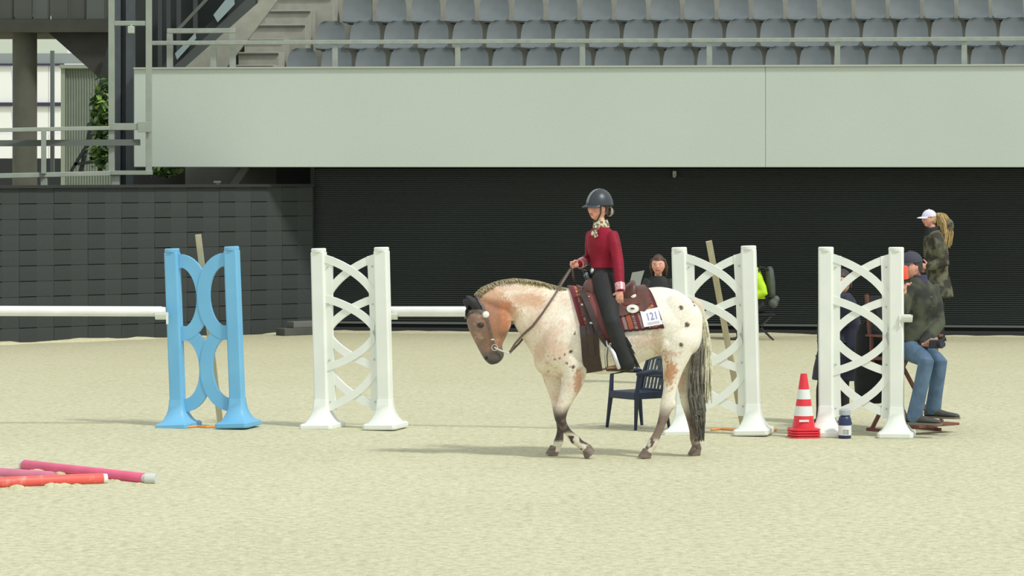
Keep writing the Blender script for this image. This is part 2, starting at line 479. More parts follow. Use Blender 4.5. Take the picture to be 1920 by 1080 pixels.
tag(drift(SO + SR @ Vector((.3, -.09, 0)), SO + SR @ Vector((XR, -.09, 0)), .035, .3, 7.7, 'sand_drift'), 'thin line of sand along the foot of the ribbed black wall', 'sand')
# ------------------------------------------------------------------ landing, frame and buildings at the upper left
def LB(px0, py0, px1, py1, d, t, mb=None):
    """box facing the camera seen between two picture corners at distance d, depth t behind it"""
    mb = mb or MB(); a = P(px0, py0, d); b = P(px1, py1, d)
    mb.box(((a.x + b.x) / 2, d + t / 2, (a.z + b.z) / 2), (abs(b.x - a.x), t, abs(a.z - b.z))); return mb
DL = 44.2
M_angle = mat('light_grey_angle_steel', (150, 158, 146), .55, (140, 149, 138), 5)
fr = thing('landing_frame', 'light grey steel landing frame with railing left of the pale fascia', 'railing', tuple(P(245, 345, DL)))
def FP(*a): return build(a[0], a[1], M_angle, fr, origin=fr.location, bevel=.006)
FP('upright', LB(203, -30, 214, 330, DL, .08)); FP('upright', LB(273, -30, 284, 326, DL, .08))
FP('crossbar', LB(214, 39, 273, 48, DL + .01, .06))
mb = MB(); mb.bar(P(-60, 245, DL - 1.0), P(204, 240, DL), .10, .055); FP('handrail', mb)
FP('crossbar', LB(204, 231, 281, 244, DL - .03, .12))
mb = MB(); mb.bar(P(-60, 331, DL - 1.0), P(204, 325, DL), .12, .065); FP('floor_edge', mb)
FP('crossbar', LB(204, 320, 285, 328, DL - .03, .12))
mb = MB(); mb.bar(P(82, 245, DL - .55), P(82, 326, DL - .55), .09, .06, up=(1, 0, 0)); FP('post', mb)
FP('stub_post', LB(209, 329, 224, 629, DL + .02, .1)); FP('stub_post', LB(76, 332, 88, 637, DL - .5, .1))
LBm = MB(); LBm.bar(P(-60, 269, DL - .6), P(262, 267, DL + .1), .10, .085); build('mid_beam', LBm, mat('mid_beam_grey', (92, 100, 94), .7), fr, origin=fr.location)
FP('end_plate', LB(258, 228, 284, 248, DL - .05, .02))
mb = MB(); mb.box((*P(246, 56, DL - .02).xy, P(246, 56, DL).z), (.09, .08, .10)); mb.bar(P(246, 50, DL), P(246, 46, DL), .03, .03, up=(0, 1, 0)); build('lamp_box', mb, mat('lamp_box_grey', (170, 178, 166), .6), fr, origin=fr.location, bevel=.01)

# dark steel column behind the frame
sc = thing('steel_column', 'dark blue grey steel column behind the light frame, left of the fascia', 'column', tuple(P(228, 345, DL + 1.0)))
for nm, a, b_, t in (('flange', 214, 226, .32), ('web', 226, 236, .04), ('flange', 236, 249, .32)):
    mb = LB(a, -30, b_, 352, DL + 1.0 + (.14 if nm == 'web' else 0), t); build(nm, mb, mat('column_steel', (72, 80, 84), .55, (64, 71, 74), 4), sc, origin=sc.location)

# concrete block beyond: column, slab, sloped stair soffit
DB = 52.0
cb = thing('concrete_column', 'thick dark concrete column between the bright window panels', 'column', tuple(P(42, 345, DB)))
mb = MB(); c = P(43, 335, DB); t = P(43, 30, DB)
mb.lathe((c.x, DB + .2, 0), [(.20, c.z - .2), (.20, t.z)], 28); build('shaft', mb, mat('column_concrete', (96, 97, 86), .9, (84, 85, 75), 2), cb, origin=cb.location, smooth=True, angle=40)
mb = MB(); mb.lathe((c.x, DB + .2, 0), [(.24, 0), (.24, .1), (.20, .14), (.20, c.z - .2)], 28); build('plinth', mb, M_rust, cb, origin=cb.location, smooth=True, angle=40)
up = thing('upper_floor_slab', 'dark concrete upper floor with panelled parapet above the column', 'slab', tuple(P(100, 40, DB)))
mb = LB(-80, 36, 300, 60, DB - .3, 3.0); build('floor_edge', mb, mat('slab_dark', (66, 68, 60), .9, (58, 60, 53), 3), up, origin=up.location)
for i, px in enumerate(range(-40, 205, 34)):
    mb = LB(px, -30, px + 31, 35.5, DB - .2 + .05 * (i % 2), .1); build('parapet_panel', mb, mat('parapet_panel_%s' % ('light' if i % 3 == 0 else 'dark'), (86, 92, 86) if i % 3 == 0 else (74, 78, 71), .8), up, origin=up.location)
sf = thing('stair_flight', 'dark sloping underside of a concrete stair beside the column', 'stair', tuple(P(160, 200, DB)))
q = [(69, 42), (132, 98), (188, 148), (212, 170), (212, 40)]
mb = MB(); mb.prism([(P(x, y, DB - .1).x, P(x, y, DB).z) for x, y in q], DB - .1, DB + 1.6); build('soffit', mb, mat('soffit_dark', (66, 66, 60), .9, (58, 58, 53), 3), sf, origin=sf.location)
mb = MB(); mb.bar(P(205, 90, DB - .25), P(150, 330, DB - .25), .07, .07, up=(0, 1, 0)); mb2 = mb
build('brace', mb2, M_dark, sf, origin=sf.location)
mb = MB(); mb.bar(P(176, 250, DB - .3), P(133, 322, DB - .3), .05, .05, up=(0, 1, 0)); mb.bar(P(140, 308, DB - .3), P(205, 300, DB - .3), .05, .05); build('brace', mb, M_dark, sf, origin=sf.location)

# white hall with dark transoms far behind
DW = 62.0
M_bright = mat('white_cladding', (250, 252, 246), .6)
hall = thing('white_hall', 'bright white hall wall with dark transoms seen behind the column', 'building', tuple(P(60, 345, DW)))
for a, b_ in ((-60, 21), (66, 116)):
    for y0, y1 in ((123, 192), (199, 249), (252, 297)):
        n = 2 if a > 0 else 3
        for k in range(n):
            x0 = lerp(a, b_, k / n); x1 = lerp(a, b_, (k + 1) / n)
            mb = LB(x0 + .4, y0, x1 - .4, y1, DW, .1); build('wall_panel', mb, M_bright, hall, origin=hall.location)
for y0, y1 in ((119, 123), (192, 199)):
    mb = LB(-60, y0, 118, y1, DW - .06, .2); build('transom', mb, mat('transom_blue', (56, 58, 84), .6), hall, origin=hall.location)
mb = LB(-60, 297, 120, 345, DW, .2); build('dark_base', mb, mat('hall_base', (40, 44, 44), .8), hall, origin=hall.location)
mb = LB(-60, 100, 160, 119, DW, .15); build('grey_band', mb, mat('hall_band', (148, 156, 156), .7), hall, origin=hall.location)
mb = LB(-60, 30, 125, 100, DW + .02, .15); build('upper_band', mb, mat('hall_upper', (206, 214, 200), .7), hall, origin=hall.location)
mb = LB(94, 95, 101, 330, DW - 4.0, .1); build('downpipe', mb, mat('downpipe_grey', (96, 104, 104), .6), hall, origin=hall.location)
mb = LB(-60, 345, 160, 640, DW, .2); build('lower_wall', mb, mat('hall_base', (40, 44, 44), .8), hall, origin=hall.location)

# grey green corrugated hut
DH = 57.0
hut = thing('corrugated_hut', 'grey green corrugated metal hut behind the leaning brace', 'hut', tuple(P(150, 345, DH)))
mb = MB(); a = P(114, 127, DH); b_ = P(215, 127, DH); zb = P(114, 350, DH).z - 1.5; n = 40; pr = []
for i in range(n + 1):
    x = lerp(a.x, b_.x, i / n); pr.append((x, DH + (.025 if i % 2 else 0)))
mb.add([(x, y, z) for x, y in pr for z in (zb, a.z)], [(2 * i, 2 * i + 2, 2 * i + 3, 2 * i + 1) for i in range(n)])
build('corrugated_wall', mb, mat('hut_green', (134, 144, 130), .6, (126, 136, 124), 3), hut, origin=hut.location)
mb = LB(112, 121, 216, 128, DH - .08, .5); build('roof_edge', mb, mat('hut_trim', (150, 160, 140), .6), hut, origin=hut.location)
mb = LB(114, 128, 122, 350, DH - .03, .05); build('corner_post', mb, mat('hut_trim', (150, 160, 140), .6), hut, origin=hut.location)

# leafy shrubs
M_leaf = mat('leaf_green', (74, 104, 48), .6, (38, 64, 32), 3, contrast=(.3, .7))
M_leaf2 = mat('leaf_bright', (132, 164, 62), .6, (92, 132, 50), 3)
def shrub(label, cx, cy, w, h, d, n, seed):
    rg = random.Random(seed); r = thing('leafy_shrub', label, 'shrub', tuple(P(cx, cy + h, d)))
    for m_, k, nm in ((M_leaf, n, 'foliage'), (M_leaf2, n // 3, 'young_foliage')):
        mb = MB()
        for i in range(k):
            c = P(cx + rg.gauss(0, w * .4), cy + rg.gauss(0, h * .42), d + rg.gauss(0, .15)); s = rg.uniform(.04, .08)
            R = Matrix.Rotation(rg.uniform(0, 6.28), 3, 'Z') @ Matrix.Rotation(rg.uniform(-1, 1), 3, 'X') @ Matrix.Rotation(rg.uniform(-1, 1), 3, 'Y')
            mb.add([c + R @ Vector(v) * s for v in ((-1, 0, 0), (-.3, .45, .1), (.5, .4, .1), (1.2, 0, -.1), (.5, -.4, .1), (-.3, -.45, .1))], [(0, 1, 2, 3), (0, 3, 4, 5)])
        o = build(nm, mb, m_, r, origin=r.location); o['kind'] = 'stuff'
    mb = MB()
    for i in range(5):
        mb.tube([P(cx + rg.uniform(-3, 3), cy + h * 1.2, d), P(cx + rg.uniform(-w * .3, w * .3), cy, d), P(cx + rg.uniform(-w, w) * .5, cy - h * .6, d)], [.02, .014, .006], 5)
    build('stem', mb, mat('stem_brown', (66, 62, 46), .9), r, origin=r.location)
shrub('green leafy climber beside the light frame post, upper left', 191, 215, 20, 60, DL + 2.2, 420, 1)
shrub('yellow green shrub behind the landing railing, below the mid beam', 188, 288, 18, 26, DL + 2.0, 240, 2)
shrub('low green shrub under the left end of the pale fascia', 308, 321, 26, 8, DL + 2.2, 260, 3)

# dark covered stair between the frame and the stand
DD = 49.5
ds = thing('covered_stair', 'dark covered stair with pale glass panels rising beside the stand', 'stair', tuple(P(380, 125, DD)))
def quad(poly, d, t, nm, m_):
    mb = MB(); mb.prism([(P(x, y, d).x, P(x, y, d).z) for x, y in poly], d, d + t); return build(nm, mb, m_, ds, origin=ds.location)
quad([(322, 128), (352, 128), (512, -20), (482, -20)], DD - .35, .2, 'stringer', mat('stringer_grey', (74, 80, 78), .7))
quad([(300, 128), (322, 128), (482, -20), (462, -20)], DD - .3, .1, 'stringer', M_dark)
M_glass = mat('pale_glass', (150, 168, 168), .25, (134, 152, 152), 2)
quad([(400, 28), (408, 42), (440, 8), (438, -10), (424, -2)], DD - .42, .03, 'glass_panel', M_glass)
quad([(328, 100), (332, 112), (368, 72), (366, 62)], DD - .42, .03, 'glass_panel', M_glass)
mb = MB(); mb.bar(P(330, 60, DD - .5), P(410, -25, DD - .5), .05, .05, up=(0, 1, 0)); build('handrail', mb, mat('handrail_grey', (92, 96, 88), .6), ds, origin=ds.location)
for px in (296, 312, 331, 362):
    mb = LB(px, -30, px + 8, 128, DD + .2, .1); build('post', mb, mat('dark_post', (56, 62, 64), .6), ds, origin=ds.location)
mb = LB(250, -40, 560, 132, DD + .6, .1); build('back_panel', mb, mat('dark_panel', (46, 52, 50), .8, (38, 44, 42), 2), ds, origin=ds.location)

# dim space under the stand behind the fence
us = thing('raking_strut', 'grey raking concrete strut under the stand behind the fence', 'beam', tuple(P(460, 345, DL + 1.5)))
mb = MB(); mb.bar(P(432, 356, DL + 1.0), P(462, 312, DL + 1.0), .10, .12, up=(0, 1, 0)); build('strut', mb, mat('strut_grey', (104, 106, 98), .8), us, origin=us.location)
mb = MB(); mb.box((*P(408, 343, DL + .8).xy, P(408, 341, DL + .8).z), (.10, .1, .03)); mb.bar(P(408, 341, DL + .8), P(410, 356, DL + .8), .04, .04, up=(0, 1, 0)); build('foot_plate', mb, M_steel, us, origin=us.location)
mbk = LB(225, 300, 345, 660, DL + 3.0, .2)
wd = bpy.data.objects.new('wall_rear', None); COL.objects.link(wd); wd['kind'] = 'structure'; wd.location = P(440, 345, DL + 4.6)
mb = LB(330, 300, 640, 660, DL + 4.6, .2); build('shadow_backing', mbk, mat('flat_black', (20, 22, 22), .7), wd, origin=wd.location)  # black sheet: the shade under the stand is put into its colour
build('concrete_backing', mb, mat('backing_grey', (92, 94, 88), .9, (82, 84, 79), 2), wd, origin=wd.location)
mb = LB(518, 308, 592, 660, 46.0, .12); build('dark_door', mb, mat('flat_black', (20, 22, 22), .7), wd, origin=wd.location)
mb = LB(-80, -40, 700, 40, 72, .3); build('far_backing', mb, mat('far_grey', (78, 82, 76), .9), wd, origin=wd.location)
# ------------------------------------------------------------------ jump standards
PW = .128
def standard_base(root, W, H, m):
    for sx in (-1, 1):
        x = sx * W / 2
        mb = MB(); mb.rings([[Vector((x + dx * PW / 2 * k, dy * .055 * k, z)) for dx, dy in ((-1, -.7), (-.8, -1), (.8, -1), (1, -.7), (1, .7), (.8, 1), (-.8, 1), (-1, .7))] for z, k in ((.16, 1), (H - .035, 1))])
        p = build('post', mb, m, root, bevel=.004)
        mb = MB(); mb.lathe((x, 0, 0), [(.066, H - .036), (.068, H - .03), (.068, H - .006), (.060, H)], 24); build('cap', mb, m, p, smooth=True, angle=40)
        mb = MB(); rr = []
        for z, wx, wy in ((.045, .145, .17), (.06, .125, .15), (.09, .105, .12), (.13, .086, .095), (.17, .074, .08), (.22, .068, .07), (.26, .066, .064)):
            rr.append([Vector((x + wx * a, wy * b_, z)) for a, b_ in ((-1, -.75), (-.8, -1), (.8, -1), (1, -.75), (1, .75), (.8, 1), (-.8, 1), (-1, .75))])
        mb.rings(rr); f = build('foot', mb, m, root, smooth=True, angle=50)
        mb = MB(); rr = []
        for z, k in ((0, .97), (.012, 1), (.04, 1), (.052, .93)):
            rr.append([Vector((x + .155 * k * a, .215 * k * b_, z)) for a, b_ in ((-1, -.85), (-.85, -1), (.85, -1), (1, -.85), (1, .85), (.85, 1), (-.85, 1), (-1, .85))])
        mb.rings(rr); build('foot_plate', mb, m, f)
def white_standard(label, W, H, loc, yaw, lean):
    r = thing('jump_standard', label, 'jump stand', loc, (0, lean, yaw), 'white jump wing stands')
    standard_base(r, W, H, M_white)
    x0, x1 = -W / 2 + .04, W / 2 - .04
    mid = H * .530; sc = H / 1.632
    for flip in (0, 1):
        for (zs, ze) in ((1.545, 1.08), (1.18, .79)):
            zs *= sc; ze *= sc
            for s in (0, 1):
                pts = []
                for i in range(15):
                    t = i / 14; th = math.radians(8 + 82 * t)
                    el = ze + (zs - ze) * math.cos(th) / math.cos(math.radians(8)); sx = math.sin(th) * (1 - .14 * (1 - t)) 
                    sx = (math.sin(th) - math.sin(math.radians(8))) / (1 - math.sin(math.radians(8)))
                    z = lerp(lerp(zs, ze, sx), el, .76); x = lerp(x0, x1, sx)
                    if s: x = -x
                    if flip: z = 2 * mid - z
                    pts.append((x, (s - .5) * .012, z))
                mb = MB(); mb.ribbon(pts, .068, .036); build('lattice_arc', mb, M_white, r)
    for s in (-1, 1):
        mb = MB(); xx = s * (W / 2 - .086)
        mb.ribbon([(xx, 0, .16), (xx - s * .006, 0, .5), (xx + s * .004, 0, mid), (xx - s * .006, 0, 1.2 * sc), (xx, 0, H - .08)], [.092, .064, .076, .064, .095], .034); build('side_strip', mb, M_white, r)
        for z in (.24, .62, 1.12, 1.46):
            mb = MB(); mb.lathe((0, 0, 0), [(.009, 0), (.009, .006), (.004, .009)], 8); R = Matrix.Rotation(math.radians(90), 3, 'X')
            mb.v = [R @ v + Vector((xx, -.018, z * sc)) for v in mb.v]; build('bolt', mb, mat('bolt_grey', (190, 194, 190), .4, metal=.3), r)
    return r
def foot_at(px, py): return G(px, py)
ws1 = white_standard('white lattice jump wing between the blue wing and the horse head', .60, 1.632, tuple(G(664, 803)), math.radians(-16), math.radians(-1.4))
ws2 = white_standard('white lattice jump wing partly hidden behind the horse tail', .62, 1.66, tuple(G(1348, 814)), math.radians(-13), math.radians(-1.6))
ws3 = white_standard('white lattice jump wing beside the red and white cones', .615, 1.66, tuple(G(1615, 818)), math.radians(-11), math.radians(-.1))

bs = thing('jump_standard', 'sky blue jump wing with two pairs of curved hourglass bars', 'jump stand', tuple(G(391, 801)), (0, math.radians(-2.3), math.radians(-15)))
W, H = .575, 1.632
standard_base(bs, W, H, M_blue)
for (zt, zb) in ((1.52, .845), (.865, .20)):
    for s in (-1, 1):
        pts = []; ws = []
        A = W / 2 - .055; B = (zt - zb) / 2
        for i in range(21):
            a = math.pi * i / 20
            pts.append((s * (-(W / 2 - .05) + A * math.sin(a) ** .9), s * .004 + (.003 if zt < 1 else 0), (zt + zb) / 2 + B * math.cos(a))); ws.append(.118)
        mb = MB(); mb.ribbon(pts, ws, .036); build('curved_bar', mb, M_blue, bs)
for s in (-1, 1):
    for z in (.21, 1.5):
        mb = MB(); mb.box((s * (W / 2 - .06), 0, z), (.05, .03, .10)); build('bracket', mb, M_blue, bs)

# pole cups and poles
def cup(px, py, d, s, name_label):
    c = P(px, py, d); r = thing('pole_cup', name_label, 'pole cup', tuple(c))
    mb = MB(); n = 10
    prof = [(.055 * math.cos(a), .055 - .055 * math.sin(a)) for a in (math.pi * i / n for i in range(n + 1))]
    prof2 = [(.066 * math.cos(a), .055 - .066 * math.sin(a)) for a in (math.pi * i / n for i in range(n, -1, -1))]
    poly = prof + prof2
    # half-round dish running along x
    vs = [Vector((x, y, z)) for x in (-.05, .05) for y, z in poly]; m_ = len(poly)
    mb.add(vs, [(i, (i + 1) % m_, (i + 1) % m_ + m_, i + m_) for i in range(m_)] + [(i, i + 1, m_ - 2 - i, m_ - 1 - i) for i in range(n)] + [tuple(m_ + k for k in reversed((i, i + 1, m_ - 2 - i, m_ - 1 - i))) for i in range(n)])
    build('dish', mb, M_white, r)
    mb = MB(); mb.box((-s * .057, 0, .0), (.014, .07, .10)); build('back_plate', mb, M_white, r)
    return r
def rail_pole(label, a, b, rad, m, capm=None, name='jump_pole', segs=None):
    a = Vector(a); b = Vector(b); r = thing(name, label, 'pole', tuple((a + b) / 2))
    o = r.location
    d = (b - a).normalized()
    def seg(p, q, ra, nm, mt):
        mb = MB(); mb.tube([p, p + d * .006, q - d * .006, q], [ra * .93, ra, ra, ra * .93], 20, round_caps=False); return build(nm, mb, mt, r, origin=o, smooth=True, angle=40)
    seg(a, b, rad, 'shaft', m)
    for e, dd in ((a, -d), (b, d)):
        mb = MB(); mb.tube([e - dd * .001, e + dd * .03], [rad * .9, rad * .86], 20, round_caps=False); build('end_cap', mb, capm or m, r, origin=o, smooth=True, angle=40)
    return r
M_pole = mat('white_pole', (240, 241, 238), .4, (230, 232, 228), 4)
d1 = bs.location.y - .03; dw1 = ws1.location.y + .02
cup(302, 597, d1, -1, 'white pole cup on the left post of the blue wing')
cup(735, 597, dw1, 1, 'white pole cup on the right post of the left white wing')
cup(1252, 597, ws2.location.y + .05, -1, 'white pole cup on the horse side of the wing behind the tail')
cup(1699, 602, ws3.location.y - .10, 1, 'white pole cup on the right post of the wing by the cones')
rail_pole('white jump pole running out of frame left of the blue wing', P(-330, 582, d1 + .02), P(304, 584, d1), .046, M_pole)
rail_pole('white jump pole passing behind the horse head and neck', P(733, 584, dw1), P(1253, 584.5, ws2.location.y + .05), .046, M_pole)

# wooden laths and orange twine behind two of the wings
M_lath = mat('bare_wood_lath', (190, 182, 150), .8, (176, 166, 134), 20, stretch=(1, 1, .1))
def lath(label, pts_px, d):
    pts = [P(x, y, d_) for (x, y), d_ in zip(pts_px, d)]
    r = thing('wooden_lath', label, 'stick', tuple(pts[-1]))
    mb = MB(); mb.bar(pts[0], pts[-1], .055, .022, up=(0, 1, 0)); build('lath', mb, M_lath, r, origin=r.location, bevel=.003)
lath('bare wooden lath leaning up behind the blue jump wing', [(371.5, 440), (413, 792)], [bs.location.y + .16, F * HC / (792 - HY)])
lath('bare wooden lath leaning up behind the wing by the tail', [(1329, 452), (1394, 803)], [ws2.location.y + .16, F * HC / (803 - HY)])
M_orange = mat('orange_twine', (236, 158, 84), .7)
def twine(label, pts):
    r = [G(x, y) + Vector((0, 0, .012)) for x, y in pts]
    mb = MB(); mb.tube(r, .011, 6); o = build('orange_twine', mb, M_orange, smooth=True); tag(o, label, 'twine')
twine('orange twine on the sand between the feet of the blue wing', [(352, 803), (370, 801.5), (388, 803), (404, 802)])
twine('orange twine on the sand by the foot of the wing behind the tail', [(1334, 808), (1352, 806.5), (1380, 808.5), (1420, 807), (1455, 809)])

# red and white poles lying half buried at the lower left
M_pk = mat('pink_pole', (232, 104, 140), .5, (224, 94, 130), 6)
M_rd = mat('red_orange_pole', (232, 96, 86), .5, (236, 156, 142), 9, stretch=(1.5, 1, 1), contrast=(.55, .75))
M_pv = mat('faded_pink_pole', (214, 128, 154), .5, (206, 116, 144), 6)
M_capw = mat('grey_white_cap', (202, 206, 200), .5)
def lying(label, a, b, lift, rad, m, cap_m):
    A = G(*a) + Vector((0, 0, lift)); B = G(*b) + Vector((0, 0, lift)); return rail_pole(label, A, B, rad, m, cap_m, 'ground_pole')
lying('pink pole lying farthest back on the sand at lower left', (46, 879), (272, 905), .030, .042, M_pk, M_capw)
lying('red orange pole with white end lying nearest at lower left', (-170, 920), (193, 906), .034, .042, M_rd, M_white)
lying('faded pink pole lying between the two others at lower left', (-150, 882), (98, 899), .022, .040, M_pv, M_pv)
p = G(284, 906) + Vector((0, 0, .034)); mb = MB(); mb.tube([p + Vector((-.045, .0, 0)), p + Vector((.035, -.012, 0))], [.041, .04], 16, round_caps=False)
tag(build('pole_sleeve', mb, M_capw, smooth=True, angle=40), 'loose grey white sleeve at the right end of the pink pole', 'sleeve')
rg = random.Random(11); mb = MB()
for a, b_, n in (((50, 884), (262, 909), 26), ((0, 917), (150, 911), 18), ((40, 893), (100, 898), 6)):
    for i in range(n):
        t = rg.random(); q = G(lerp(a[0], b_[0], t), lerp(a[1], b_[1], t) + rg.uniform(-1, 2.5)); s = rg.uniform(.015, .04)
        mb.ball(q, (s * 1.6, s, s * .75), 7, 4)
o = build('sand_clump', mb, M_sand_ridge, smooth=True); tag(o, 'clumps of sand thrown up along the lying poles', 'sand', kind='stuff')

# stack of cones
M_cred = mat('cone_red', (224, 52, 66), .45); M_cwh = mat('cone_white', (224, 228, 226), .4)
CL = G(1507, 820)
def cone(z, label):
    r = thing('traffic_cone', label, 'traffic cone', (CL.x, CL.y, z), (0, 0, .15), 'stack of red and white cones')
    def R(h): return lerp(.098, .028, (h - .028) / (.49 - .028))
    def band(nm, h0, h1, m, ex=0.0):
        mb = MB(); n = 28
        out = [(R(h0) + ex, h0), (R(h1) + ex, h1), (R(h1) + ex - .004, h1), (R(h0) + ex - .004, h0)]
        rr = [[Vector((q * math.cos(2 * math.pi * i / n), q * math.sin(2 * math.pi * i / n), h)) for i in range(n)] for q, h in out]
        mb.rings(rr, closed=True); return build(nm, mb, m, r, smooth=True, angle=40)
    band('cone_body', .022, .49, M_cred)
    band('reflective_band', .125, .21, M_cwh, .0015); band('reflective_band', .27, .355, M_cwh, .0015)
    mb = MB(); hs = .128; poly = []
    for i in range(32):
        a = 2 * math.pi * i / 32; c, s = math.cos(a), math.sin(a); k = hs / max(abs(c), abs(s)); k = min(k, hs * 1.25); poly.append((c * k, s * k))
    rin = R(.022) - .004; n = 32
    rr = [[Vector((x, y, z_)) for x, y in poly] for z_ in (0, .014)] + [[Vector((rin * math.cos(2 * math.pi * i / n), rin * math.sin(2 * math.pi * i / n), z_)) for i in range(n)] for z_ in (.022, 0)]
    mb.rings(rr, closed=True); build('base', mb, M_cred, r)
    return r
cone(0, 'red cone at the very bottom of the cone stack'); cone(.022, 'second red cone from the bottom of the cone stack')
cone(.044, 'red cone just below the top one of the stack')
tc_ = cone(.066, 'top red cone with two white bands on the cone stack')
mb = MB(); mb.box((-.02, -.093, .085), (.085, .012, .018)); build('label_strip', mb, M_cwh, tc_)

# canister
cn = thing('canister', 'small blue and white canister beside the foot of the right wing', 'canister', tuple(G(1584, 822)))
mb = MB(); mb.lathe((0, 0, 0), [(.05, 0), (.056, .008), (.056, .165), (.050, .185), (.034, .20)], 24); build('body', mb, mat('canister_blue', (40, 52, 92), .4), cn, smooth=True, angle=40)
mb = MB(); mb.lathe((0, 0, 0), [(.0575, .03), (.0575, .115)], 24); build('paper_label', mb, M_cwh, cn, smooth=True, angle=40)
for z in (.045, .06, .075):
    mb = MB(); mb.box((.005, -.0572, z), (.05, .003, .006)); build('print_line', mb, mat('print_grey', (120, 128, 138), .6), cn)
mb = MB(); mb.lathe((0, 0, 0), [(.036, .20), (.05, .205), (.05, .245), (.04, .255)], 24); build('lid', mb, mat('canister_lid', (170, 176, 184), .4), cn, smooth=True, angle=40)

# small navy plastic chair behind the horse
M_navy = mat('navy_plastic', (36, 48, 72), .4, (30, 42, 64), 4)
ch = thing('garden_chair', 'small navy plastic garden chair standing behind the horse belly', 'chair', tuple(G(1197, 802)), (0, 0, math.atan2(-.6, -.8) + math.pi / 2))
# local: faces -y after the turn (front at y = -)
hw = .175
for sx in (-1, 1):
    mb = MB(); mb.tube([(sx * (hw + .03), -.20, 0), (sx * (hw + .01), -.17, .30), (sx * (hw + .02), -.15, .50)], [.016, .026, .02], 8, flat=.7, side=(1, 0, 0)); build('leg', mb, M_navy, ch, smooth=True, angle=60)
    mb = MB(); mb.tube([(sx * (hw + .02), .20, 0), (sx * hw, .15, .30)], [.016, .028], 8, flat=.7, side=(1, 0, 0)); build('leg', mb, M_navy, ch, smooth=True, angle=60)
    mb = MB(); mb.tube([(sx * (hw + .02), -.16, .50), (sx * (hw + .025), 0, .515), (sx * (hw + .01), .17, .50)], [.022, .026, .022], 8, flat=1.2, side=(1, 0, 0)); build('armrest', mb, M_navy, ch, smooth=True, angle=60)
    mb = MB(); mb.tube([(sx * (hw - .01), .15, .28), (sx * (hw - .005), .19, .45), (sx * (hw - .03), .24, .62)], [.022, .02, .018], 8); build('back_post', mb, M_navy, ch, smooth=True, angle=60)
mb = MB(); mb.box((0, -.01, .325), (.37, .36, .022)); mb.box((0, -.185, .30), (.36, .02, .06)); mb.box((0, .16, .30), (.34, .02, .05))
for sx in (-1, 1): mb.box((sx * .175, -.01, .30), (.02, .35, .055))
build('seat', mb, M_navy, ch, bevel=.006)
M_slat = mat('chair_slat_grey_blue', (84, 96, 108), .45)
for i in range(6):
    x = -.125 + .05 * i
    mb = MB(); mb.tube([(x, .165, .34), (x, .195, .46), (x * .95, .235, .60)], .011, 6, flat=1.3, side=(1, 0, 0)); build('slat', mb, M_slat, ch, smooth=True)
for z, y in ((.34, .163), (.46, .193)):
    mb = MB(); mb.tube([(-.16, y, z), (.16, y, z)], .012, 6); build('cross_rail', mb, M_navy, ch, smooth=True)
mb = MB(); mb.tube([(-.15, .24, .615), (0, .245, .635), (.15, .24, .615)], .02, 8); build('top_rail', mb, M_slat, ch, smooth=True)
# ------------------------------------------------------------------ the horse
DHS = F * HC / (857 - HY)          # distance of the horse's middle plane
def H(px, py, dy=0.0): return P(px, py, DHS + dy)
def cast_at(bvhs, px, py, s=-1):
    dy = 0.0; best = None
    for _ in range(3):
        o = H(px, py, dy); o.y = DHS + s * 1.2; best = None
        for b in bvhs:
            h, n, _i, _d = b.ray_cast(o, Vector((0, -s, 0)))
            if h is not None and (best is None or (h.y - best[0].y) * s > 0): best = (h, n)
        if best is None: return None, None
        dy = best[0].y - DHS
    return best
def pxpy(v): return 960 + v.x / v.y * F, HY - (v.z - HC) / v.y * F

def catmull(rows, sub):
    out = []; n = len(rows)
    for i in range(n - 1):
        p0, p1, p2, p3 = rows[max(i - 1, 0)], rows[i], rows[i + 1], rows[min(i + 2, n - 1)]
        for k in range(sub):
            t = k / sub
            out.append(tuple(.5 * ((2 * b) + (-a + c) * t + (2 * a - 5 * b + 4 * c - d) * t * t + (-a + 3 * b - 3 * c + d) * t ** 3) for a, b, c, d in zip(p0, p1, p2, p3)))
    out.append(tuple(rows[-1])); return out

def profile_loft(mb, st, n=28, sub=4, e=.9, top=.0):
    """stations: (dorsal px,py, ventral px,py, half width m, egg) ; egg>0 makes the dorsal side narrower"""
    rr = []
    for dx, dy_, vx, vy, w, egg in catmull(st, sub):
        a = H(dx, dy_); b = H(vx, vy); c = (a + b) / 2; v = (a - b) / 2; ring = []
        for i in range(n):
            th = 2 * math.pi * i / n; cs, sn = math.cos(th), math.sin(th)
            ww = w * (1 - egg * max(0, cs) ** 1.0 * .9 + egg * .25 * max(0, -cs))
            ring.append(c + v * cs + Vector((0, 1, 0)) * ww * math.copysign(abs(sn) ** e, sn))
        rr.append(ring)
    mb.rings(rr)

hb = MB()
# trunk, from the buttock forward, then the neck
profile_loft(hb, [
    (1317, 590, 1316, 640, .06, 0), (1309, 574, 1307, 660, .15, .05), (1293, 560, 1288, 668, .21, .1), (1270, 545, 1264, 670, .25, .12), (1240, 538, 1240, 666, .262, .12),
    (1206, 541, 1206, 678, .262, .1), (1170, 548, 1172, 694, .275, .08), (1130, 550, 1134, 702, .28, .08), (1098, 546, 1102, 700, .262, .12),
    (1072, 539, 1072, 706, .235, .3), (1046, 540, 1044, 707, .215, .4), (1022, 534, 1020, 694, .18, .42), (1004, 529, 1003, 672, .142, .40), (986, 526.5, 988, 648, .115, .36),
    (966, 525, 974, 626, .098, .3), (942, 527, 964, 608, .088, .22), (918, 536, 957, 596, .082, .15), (900, 549, 950, 590, .075, .1), (889, 561, 940, 590, .06, .1)])
